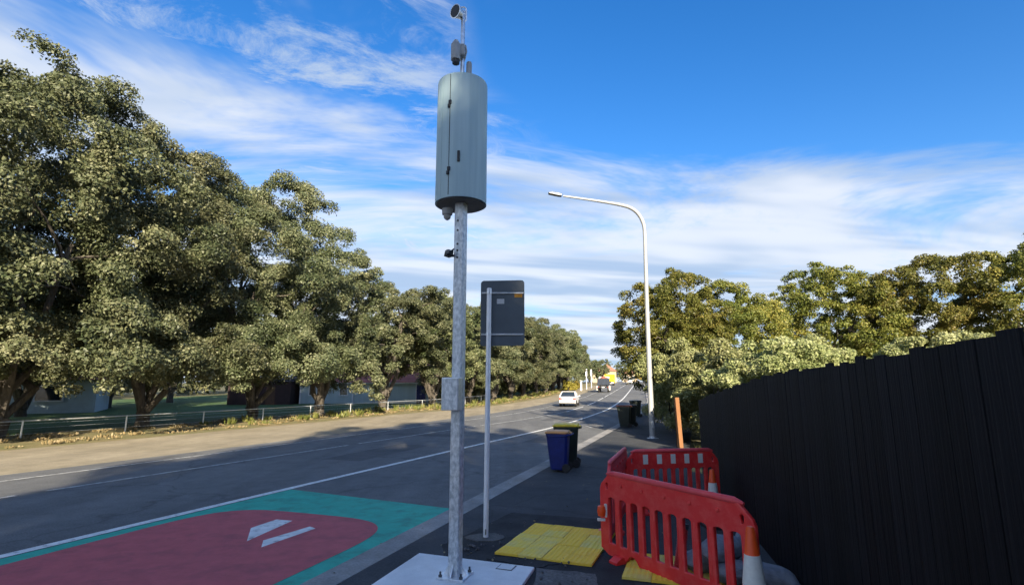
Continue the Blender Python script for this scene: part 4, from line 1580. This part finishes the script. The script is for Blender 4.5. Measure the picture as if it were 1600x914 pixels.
# round the bend by subdividing with a spline
cp, cr_ = [], []
for i in range(len(pts) - 1):
    p_0, p_1, p_2, p_3 = pts[max(i - 1, 0)], pts[i], pts[i + 1], pts[min(i + 2, len(pts) - 1)]
    for k in range(5):
        f = k / 5
        cp.append(0.5 * ((2 * p_1) + (p_2 - p_0) * f + (2 * p_0 - 5 * p_1 + 4 * p_2 - p_3) * f ** 2 + (3 * p_1 - p_0 - 3 * p_2 + p_3) * f ** 3))
        cr_.append(ra[i] + (ra[i + 1] - ra[i]) * f)
cp.append(pts[-1])
cr_.append(ra[-1])
MB().tube(cp, cr_, 14).build('column', M_lamp, lamp, True)
MB().lathe([(0.23, 0), (0.23, 0.02), (0.14, 0.03), (0.132, 0.10)], 16).build('base_flange', M_galv, lamp, True)
MB().box((-0.01, -0.128, 0.55), (0.09, 0.02, 0.28)).build('access_door', M_galv, lamp)
l0, l1 = LP(876, 305.5), LP(858, 302)
ld = (l1 - l0)
lm = MB()
prof2 = [(-0.05, 0.05), (0.12, 0.075), (0.40, 0.05), (0.55, 0.0), (0.52, -0.045), (0.1, -0.055), (-0.05, -0.04)]
la = math.atan2(ld.z, -ld.x)
lm.prism([(l0.x - (a * math.cos(la) - c * math.sin(la)) * 1.0, l0.z + a * math.sin(la) + c * math.cos(la)) for a, c in prof2], -0.11, 0.11)
lan = lm.build('lantern', M_greydk, lamp, bevel=0.02)
MB().box((l0.x - 0.30, 0, l0.z + 0.04), (0.34, 0.15, 0.012), Matrix.Rotation(la, 3, 'Y')).build('lens', M_glass, lan)


# ------------------------------------------------------------------ wheelie bins
def make_bin(name, loc, rz, w, d, h, mbody, mlid, label, group='wheelie bins put out at the kerb', brim=True):
    """front of the bin points to local -y"""
    e = tag(empty(name, loc, rz), label, 'wheelie bin', group)
    b_ = MB()
    rings = []

    def ring(sx, sy, z_, oy=0.0, c_=0.05):
        return [(-sx + c_, -sy + oy, z_), (sx - c_, -sy + oy, z_), (sx, -sy + c_ + oy, z_), (sx, sy - c_ + oy, z_), (sx - c_, sy + oy, z_), (-sx + c_, sy + oy, z_), (-sx, sy - c_ + oy, z_), (-sx, -sy + c_ + oy, z_)]
    W_, D_2 = w / 2, d / 2
    body_h = h * 0.93
    rings = [ring(W_ * 0.74, D_2 * 0.66, 0.05, 0.02), ring(W_ * 0.78, D_2 * 0.70, 0.09, 0.02), ring(W_ * 0.96, D_2 * 0.93, body_h - 0.07), ring(W_ * 1.0, D_2 * 0.97, body_h - 0.065), ring(W_ * 1.0, D_2 * 0.97, body_h), ring(W_ * 0.93, D_2 * 0.9, body_h)]
    vs_ = [q_ for r_ in rings for q_ in r_]
    fs_ = [(i_ * 8 + k_, i_ * 8 + (k_ + 1) % 8, (i_ + 1) * 8 + (k_ + 1) % 8, (i_ + 1) * 8 + k_) for i_ in range(5) for k_ in range(8)]
    fs_ += [tuple(range(7, -1, -1)), tuple(40 + k_ for k_ in range(8))]
    b_.add(vs_, fs_)
    bo = b_.build('body', mbody, e, bevel=0.006)
    MB().box((0, -D_2 * 0.70 - 0.045 * 0, 0.0), (0.001, 0.001, 0.001)) if False else None
    l_ = MB()
    lr_ = [ring(W_ * 1.04, D_2 * 1.03, body_h + 0.006, -0.005), ring(W_ * 1.05, D_2 * 1.04, body_h + 0.035, -0.005), ring(W_ * 0.92, D_2 * 0.9, h - 0.005, 0.01), ring(W_ * 0.6, D_2 * 0.55, h + 0.008, 0.02)]
    l_.add([q_ for r_ in lr_ for q_ in r_], [(i_ * 8 + k_, i_ * 8 + (k_ + 1) % 8, (i_ + 1) * 8 + (k_ + 1) % 8, (i_ + 1) * 8 + k_) for i_ in range(3) for k_ in range(8)] + [tuple(range(7, -1, -1)), tuple(24 + k_ for k_ in range(8))])
    li = l_.build('lid', mlid, e, bevel=0.005)
    MB().box((0, D_2 + 0.025, body_h + 0.012), (w * 0.5, 0.05, 0.03)).build('lid_hinge', mlid, li, bevel=0.004)
    hb_ = MB().tube([(-W_ * 0.85, D_2 * 0.9, body_h - 0.03), (-W_ * 0.82, D_2 + 0.06, body_h - 0.015), (W_ * 0.82, D_2 + 0.06, body_h - 0.015), (W_ * 0.85, D_2 * 0.9, body_h - 0.03)], 0.017, 8)
    hb_.build('handle', mbody, e, True)
    for sx in (-1, 1):
        whl = MB().lathe([(0.06, -0.025), (0.092, -0.025), (0.10, -0.015), (0.10, 0.015), (0.092, 0.025), (0.06, 0.025)], 20, (sx * (W_ * 0.88), D_2 * 0.78, 0.10), (1, 0, 0)).build('wheel', M_tyre, e, True)
        MB().lathe([(0.058, -0.018), (0.058, 0.018)], 12, (sx * (W_ * 0.88), D_2 * 0.78, 0.10), (1, 0, 0)).build('hub', mbody, whl, True)
    MB().tube([(-W_ * 0.85, D_2 * 0.78, 0.10), (W_ * 0.85, D_2 * 0.78, 0.10)], 0.012, 8).build('axle', M_galv, e, True)
    return e


def binpos(px, py):
    q_ = ground_at(px, py, KZ)
    return Vector((q_.x, q_.y, zxy(q_.x, q_.y) + KZ))


bz = AX * -1 + R(-90) + R(4)                       # front turned to the road
bp1 = binpos(873, 736)
make_bin('wheelie_bin', bp1, bz, 0.50, 0.56, 0.96, M_binblue, M_lidorange, 'blue wheelie bin with faded orange lid at the kerb')
bp2 = binpos(884, 731)
make_bin('wheelie_bin', bp2 + Vector((0.06, 0.30, 0)), bz + R(6), 0.58, 0.66, 1.07, M_bingreen, M_lidyellow, 'dark green wheelie bin with yellow lid behind the blue bin')


def bin_on(s, t, rz_, w, d, h, mb_, ml_, lb_):
    make_bin('wheelie_bin', rp(s, t, KZ), rz_, w, d, h, mb_, ml_, lb_)


bin_on(27.2, -3.45, bz, 0.58, 0.70, 1.07, M_bingreen, M_lidmaroon, 'far dark wheelie bin with maroon lid, left of the pair under the trees')
bin_on(28.1, -3.25, bz + R(5), 0.55, 0.66, 1.05, M_bingreen, M_liddark, 'far dark wheelie bin standing right behind the maroon-lidded bin')
bin_on(35.4, -3.75, bz + R(20), 0.56, 0.66, 1.05, M_bingreen, M_bingreen, 'farthest dark wheelie bin standing alone left of the street lamp')


# ------------------------------------------------------------------ vehicles
def wheel_pair(e, xs, ys, r_, w_):
    for x_ in xs:
        for y_ in ys:
            wh = MB().lathe([(r_ * 0.62, -w_ / 2), (r_ * 0.93, -w_ / 2), (r_, -w_ * 0.35), (r_, w_ * 0.35), (r_ * 0.93, w_ / 2), (r_ * 0.62, w_ / 2)], 24, (x_, y_, r_), (1, 0, 0)).build('wheel', M_tyre, e, True)
            MB().lathe([(r_ * 0.61, -w_ * 0.40), (r_ * 0.61, w_ * 0.40)], 16, (x_, y_, r_), (1, 0, 0)).build('rim', M_chrome, wh, True)


def make_car(loc, rz, label):
    """nose towards +y"""
    e = tag(empty('car', loc, rz), label, 'car')
    lower = [(-2.12, 0.42), (-2.16, 0.62), (-2.10, 0.90), (-1.92, 0.99), (-1.2, 1.0), (0.75, 0.97), (1.55, 0.86), (2.02, 0.72), (2.10, 0.5), (2.02, 0.28), (-2.0, 0.28)]
    glass = [(-1.88, 0.985), (-1.25, 1.37), (-0.6, 1.46), (0.05, 1.44), (0.55, 1.25), (1.05, 0.95)]

    def loft(pr_, half, inset):
        n_ = len(pr_)
        vs_, fs_ = [], []
        zs_ = [q_[1] for q_ in pr_]
        for sx in (-1, 1):
            for (y_, z_) in pr_:
                k_ = half - inset * max(0, (z_ - 0.9) / 0.55)
                if abs(y_) > 1.7:
                    k_ -= 0.09 * (abs(y_) - 1.7) / 0.45
                vs_.append((sx * k_, y_, z_))
        for i_ in range(n_):
            j_ = (i_ + 1) % n_
            fs_.append((i_, j_, n_ + j_, n_ + i_))
        fs_ += [tuple(range(n_ - 1, -1, -1)), tuple(range(n_, 2 * n_))]
        return MB().add(vs_, fs_)
    loft(lower, 0.86, 0.0).build('body', M_carwhite, e, True, bevel=0.05)
    loft(glass, 0.80, 0.20).build('cabin', M_glass, e, bevel=0.02)
    MB().box((0, -0.42, 1.475), (1.16, 1.35, 0.05), Matrix.Rotation(R(0), 3, 'X')).build('roof', M_carwhite, e, bevel=0.02)
    for sx in (-1, 1):
        pm_ = MB()
        pm_.tube([(sx * 0.79, -1.86, 0.99), (sx * 0.655, -1.22, 1.40), (sx * 0.61, -0.6, 1.475)], 0.055, 6)
        pm_.tube([(sx * 0.61, -0.6, 1.475), (sx * 0.61, 0.05, 1.455), (sx * 0.70, 0.55, 1.25), (sx * 0.79, 1.05, 0.96)], 0.04, 6)
        pm_.tube([(sx * 0.80, -0.35, 0.97), (sx * 0.63, -0.35, 1.47)], 0.04, 6)
        pm_.build('pillar', M_carwhite, e, True)
        MB().box((sx * 0.66, -2.10, 0.78), (0.30, 0.10, 0.17)).build('tail_lamp', M_tail, e, bevel=0.02)
        MB().box((sx * 0.62, 2.03, 0.66), (0.36, 0.10, 0.13)).build('headlamp', M_glass, e, bevel=0.02)
        mr = MB().box((sx * 0.95, 0.62, 1.02), (0.16, 0.10, 0.11)).build('mirror', M_carwhite, e, bevel=0.02)
    MB().box((0, -2.15, 0.47), (1.58, 0.10, 0.20)).build('bumper', M_carwhite, e, bevel=0.03)
    MB().box((0, -2.165, 0.32), (1.45, 0.06, 0.10)).build('valance', M_black, e)
    MB().box((0, -2.165, 0.72), (0.40, 0.02, 0.12)).build('number_plate', M_sticker, e)
    wheel_pair(e, (-0.76, 0.76), (-1.32, 1.30), 0.31, 0.20)
    return e


def heading(s, tf_):
    a_, b_ = rp(s - 2, tf_(s - 2)), rp(s + 2, tf_(s + 2))
    return math.atan2((b_ - a_).y, (b_ - a_).x) - math.pi / 2


Tcar = lambda s: (T_mid(s) + T_lane(s)) / 2
cq = at(894, 638, 48.5)
car_o = make_car((cq.x, 48.5 + 2.0, zxy(cq.x, 50.5)), -math.atan2(cq.x, 48.5) - R(6), 'white saloon car driving away on the left lane')
car_o.scale = (0.92, 0.92, 0.90)

ts = 92.0
tp = rp(ts, T_mid(ts) - 1.6)
tk = tag(empty('tipper_truck', tp, -math.atan2(tp.x, tp.y) - R(3)), 'dark navy tipper truck with reddish load driving away', 'truck')
MB().box((0, 0.2, 0.80), (0.9, 5.6, 0.25)).build('chassis', M_black, tk)
tr_ = MB()
tr_.box((0, -0.6, 1.0), (2.1, 3.8, 0.10))
tr_.box((-1.02, -0.6, 1.42), (0.06, 3.8, 0.75))
tr_.box((1.02, -0.6, 1.42), (0.06, 3.8, 0.75))
tr_.box((0, 1.27, 1.45), (1.98, 0.06, 0.80))
tr_.build('tray', M_truck, tk)
MB().box((0, -2.53, 1.38), (2.1, 0.06, 0.85)).build('tailgate', M_truck, tk, bevel=0.02)
bm3 = MB()
g = 9
vs = []
rg = random.Random(5)
for i in range(g):
    for j in range(g):
        fx, fy = i / (g - 1) * 2 - 1, j / (g - 1) * 2 - 1
        vs.append((fx * 0.97, -0.6 + fy * 1.8, 1.58 + 0.50 * (1 - fx * fx) * (1 - 0.6 * fy * fy) + rg.uniform(-0.05, 0.05)))
fs = [(i * g + j, (i + 1) * g + j, (i + 1) * g + j + 1, i * g + j + 1) for i in range(g - 1) for j in range(g - 1)]
bm3.add(vs, fs).build('load', M_load, tk, True)
cb = MB().prism([(1.35, 0.6), (3.05, 0.6), (3.10, 1.2), (2.8, 2.05), (1.35, 2.10)], -0.95, 0.95)
cbm = cb.mesh('cab', M_carwhite)
cbm.transform(Matrix.Rotation(math.pi / 2, 4, 'Z') @ Matrix.Scale(1, 4))
cbo = link('cab', cbm, tk)
MB().box((0, 1.34, 1.75), (1.4, 0.02, 0.45)).build('rear_window', M_glass, tk)
MB().box((0, -2.60, 0.66), (1.9, 0.08, 0.18)).build('bumper', M_black, tk)
MB().box((0, -2.645, 0.66), (0.5, 0.02, 0.14)).build('number_plate', M_sticker, tk)
for sx in (-1, 1):
    MB().box((sx * 0.82, -2.645, 0.66), (0.14, 0.02, 0.09)).build('tail_lamp', M_tail, tk)
    MB().box((sx * 1.12, -2.1, 0.55), (0.25, 0.03, 0.55)).build('mud_flap', M_plate, tk)
wheel_pair(tk, (-0.85, 0.85), (-1.5, 2.25), 0.40, 0.30)
tk.scale = (0.92, 1.0, 1.26)

# far end of the street
yp = rp(150, T_lane(150) - 0.9)
yt = tag(empty('box_truck', yp, heading(150, Tcar)), 'yellow box truck beyond the dark tipper truck', 'truck')
MB().box((0, 0, 2.05), (2.5, 6.0, 1.9)).build('cargo_box', M_yelpaint, yt, bevel=0.03)
MB().box((0, 0.6, 0.85), (1.0, 7.4, 0.3)).build('chassis', M_black, yt)
MB().box((0, 4.1, 1.7), (2.2, 1.8, 2.0)).build('cab', M_yelpaint, yt, bevel=0.1)
MB().box((0, -3.02, 0.75), (2.4, 0.1, 0.3)).build('bumper', M_plate, yt)
dl = MB().box((-0.6, -3.02, 2.05), (1.1, 0.03, 1.7)).build('rear_door', M_yelpaint, yt)
MB().box((0.6, -3.02, 2.05), (1.1, 0.03, 1.7)).build('rear_door', M_yelpaint, yt)
wheel_pair(yt, (-0.95, 0.95), (-1.9, 3.6), 0.45, 0.32)


def van(s, t, label, h_=2.2):
    e = tag(empty('van', rp(s, t), heading(s, Tcar)), label, 'van')
    b_ = MB().prism([(-2.4, 0.35), (2.3, 0.35), (2.4, 0.9), (1.6, 1.15), (1.0, h_), (-2.4, h_)], -0.95, 0.95)
    me = b_.mesh('body', M_carwhite)
    me.transform(Matrix.Rotation(math.pi / 2, 4, 'Z'))
    link('body', me, e)
    MB().box((0, -2.41, h_ * 0.72), (1.4, 0.02, 0.5)).build('rear_window', M_glass, e)
    MB().box((0, -2.44, 0.5), (1.8, 0.08, 0.2)).build('bumper', M_black, e)
    for sx in (-1, 1):
        MB().box((sx * 0.82, -2.415, 1.0), (0.14, 0.02, 0.35)).build('tail_lamp', M_tail, e)
    wheel_pair(e, (-0.82, 0.82), (-1.5, 1.5), 0.34, 0.22)
    return e


van(165, T_edge(165) - 1.2, 'white van at the far end of the street, right of the yellow truck')


def far_house(x, y, w, d, h, rh, rz, mw, label):
    e = tag(empty('far_house', (x, y, zxy(x, y)), rz), label, 'house')
    MB().box((0, d / 2, h / 2), (w, d, h)).build('wall', mw, e)
    b_ = MB().add([(-w / 2 - .5, -.5, h - .05), (w / 2 + .5, -.5, h - .05), (w / 2 + .5, d + .5, h - .05), (-w / 2 - .5, d + .5, h - .05), (-w / 2 + w * .3, d / 2, h + rh), (w / 2 - w * .3, d / 2, h + rh)], [(0, 1, 5, 4), (1, 2, 5), (2, 3, 4, 5), (3, 0, 4), (3, 2, 1, 0)])
    rf_ = b_.build('roof', M_roof2, e)
    MB().box((w * 0.12, d * 0.5, h + rh - 0.1), (0.6, 0.6, 0.9)).build('chimney', M_roof2, rf_)
    for k_ in (-0.28, 0.25):
        window(e, w * k_, h * 0.55, 1.5, 1.2)
    return e


x, y = road(205, -33)
far_house(x, y, 9, 8, 4.4, 2.4, R(-10), M_cream, 'cream house with orange red roof at the far end of the street')
x, y = road(228, -26.0)
far_house(x, y, 6, 6, 3.2, 1.6, R(-15), M_cream, 'small low house at the far end, right of the cream house')
for (s, t, kd, lb) in ((190, -36, 2, 'far olive tree left of the cream house'), (232, -38, 0, 'far olive tree behind the cream house'), (245, -30, 1, 'far olive tree behind the small low house'), (250, -22, 2, 'farthest olive tree at the end of the road'), (225, -14, 1, 'far olive tree right of the road end'), (160, -34, 0, 'far olive tree behind the yellow truck'), (186, -31.0, 1, 'far olive tree in front of the cream house')):
    x, y = road(s, t)
    place_tree('far_tree', oak[kd], x, y, R(s), 0.6 if s == 186 else 0.85, lb, group='trees at the end of the street')
x, y = road(196, -17.5)
place_bush('yellow_bush', bush_y, x, y, 0, 2.2, 'bright yellow bush at the far end of the road', 'bush')
for (s, t, h_, lb) in ((110, 0, 4.2, 'white roadside post left of the tipper truck, left one of two'), (122, 0, 4.2, 'white roadside post left of the tipper truck, right one of two')):
    t = T_left(s) - 1.7
    e = tag(empty('roadside_post', rp(s, t)), lb, 'post')
    MB().lathe([(0.09, 0), (0.09, h_ - 1.4)], 10).build('shaft', M_trim, e, True)
    MB().box((0, 0, h_ - 0.75), (0.32, 0.06, 1.5)).build('board', M_trim, e)
x, y = road(101, T_left(101) - 2.0)
e = tag(empty('letterbox_post', (x, y, zxy(x, y))), 'short white post at the end of the tree row', 'post')
MB().box((0, 0, 0.9), (0.30, 0.30, 1.8)).build('shaft', M_trim, e)
MB().box((0, 0, 1.9), (0.5, 0.4, 0.25)).build('cap', M_trim, e)
for i, s in enumerate((94, 98, 105)):
    x, y = road(s, T_left(s) - 3.6)
    place_bush('verge_bush', bush_y, x, y, R(60 * i), (0.8, 0.8, 0.75), 'yellow green bush on the left verge, ' + ('nearest', 'middle', 'farthest')[i] + ' of three by the white post', 'bush', 'bushes on the far left verge')

# far-off woods that close the view
def wood(name, pts, h, n, seed, label, m):
    rng = np.random.default_rng(seed)
    blobs = []
    for (x_, y_) in pts:
        for k_ in range(3):
            r_ = h * rng.uniform(0.3, 0.5)
            blobs.append((np.array([x_ + rng.normal(0, 4), y_ + rng.normal(0, 4), zxy(x_, y_) + rng.uniform(0.2, 0.7) * h]), (r_, r_, r_ * 0.85)))
    o = link(name, quads_mesh(name, foliage(rng, blobs, n, 0.9, sub=7), m))
    return tag(o, label, 'woodland', kind='stuff')


wood('far_wood', [road(s, -85 - 0.12 * abs(s - 60)) for s in range(-10, 330, 7)], 12, 60000, 61, 'distant wood behind the gardens on the left', M_leaf2)
wood('far_wood', [road(s, 30 - 0.05 * s) for s in range(45, 320, 8)] + [road(300, t) for t in range(-110, 30, 8)], 9, 26000, 62, 'distant wood closing the end of the street', M_leafb)
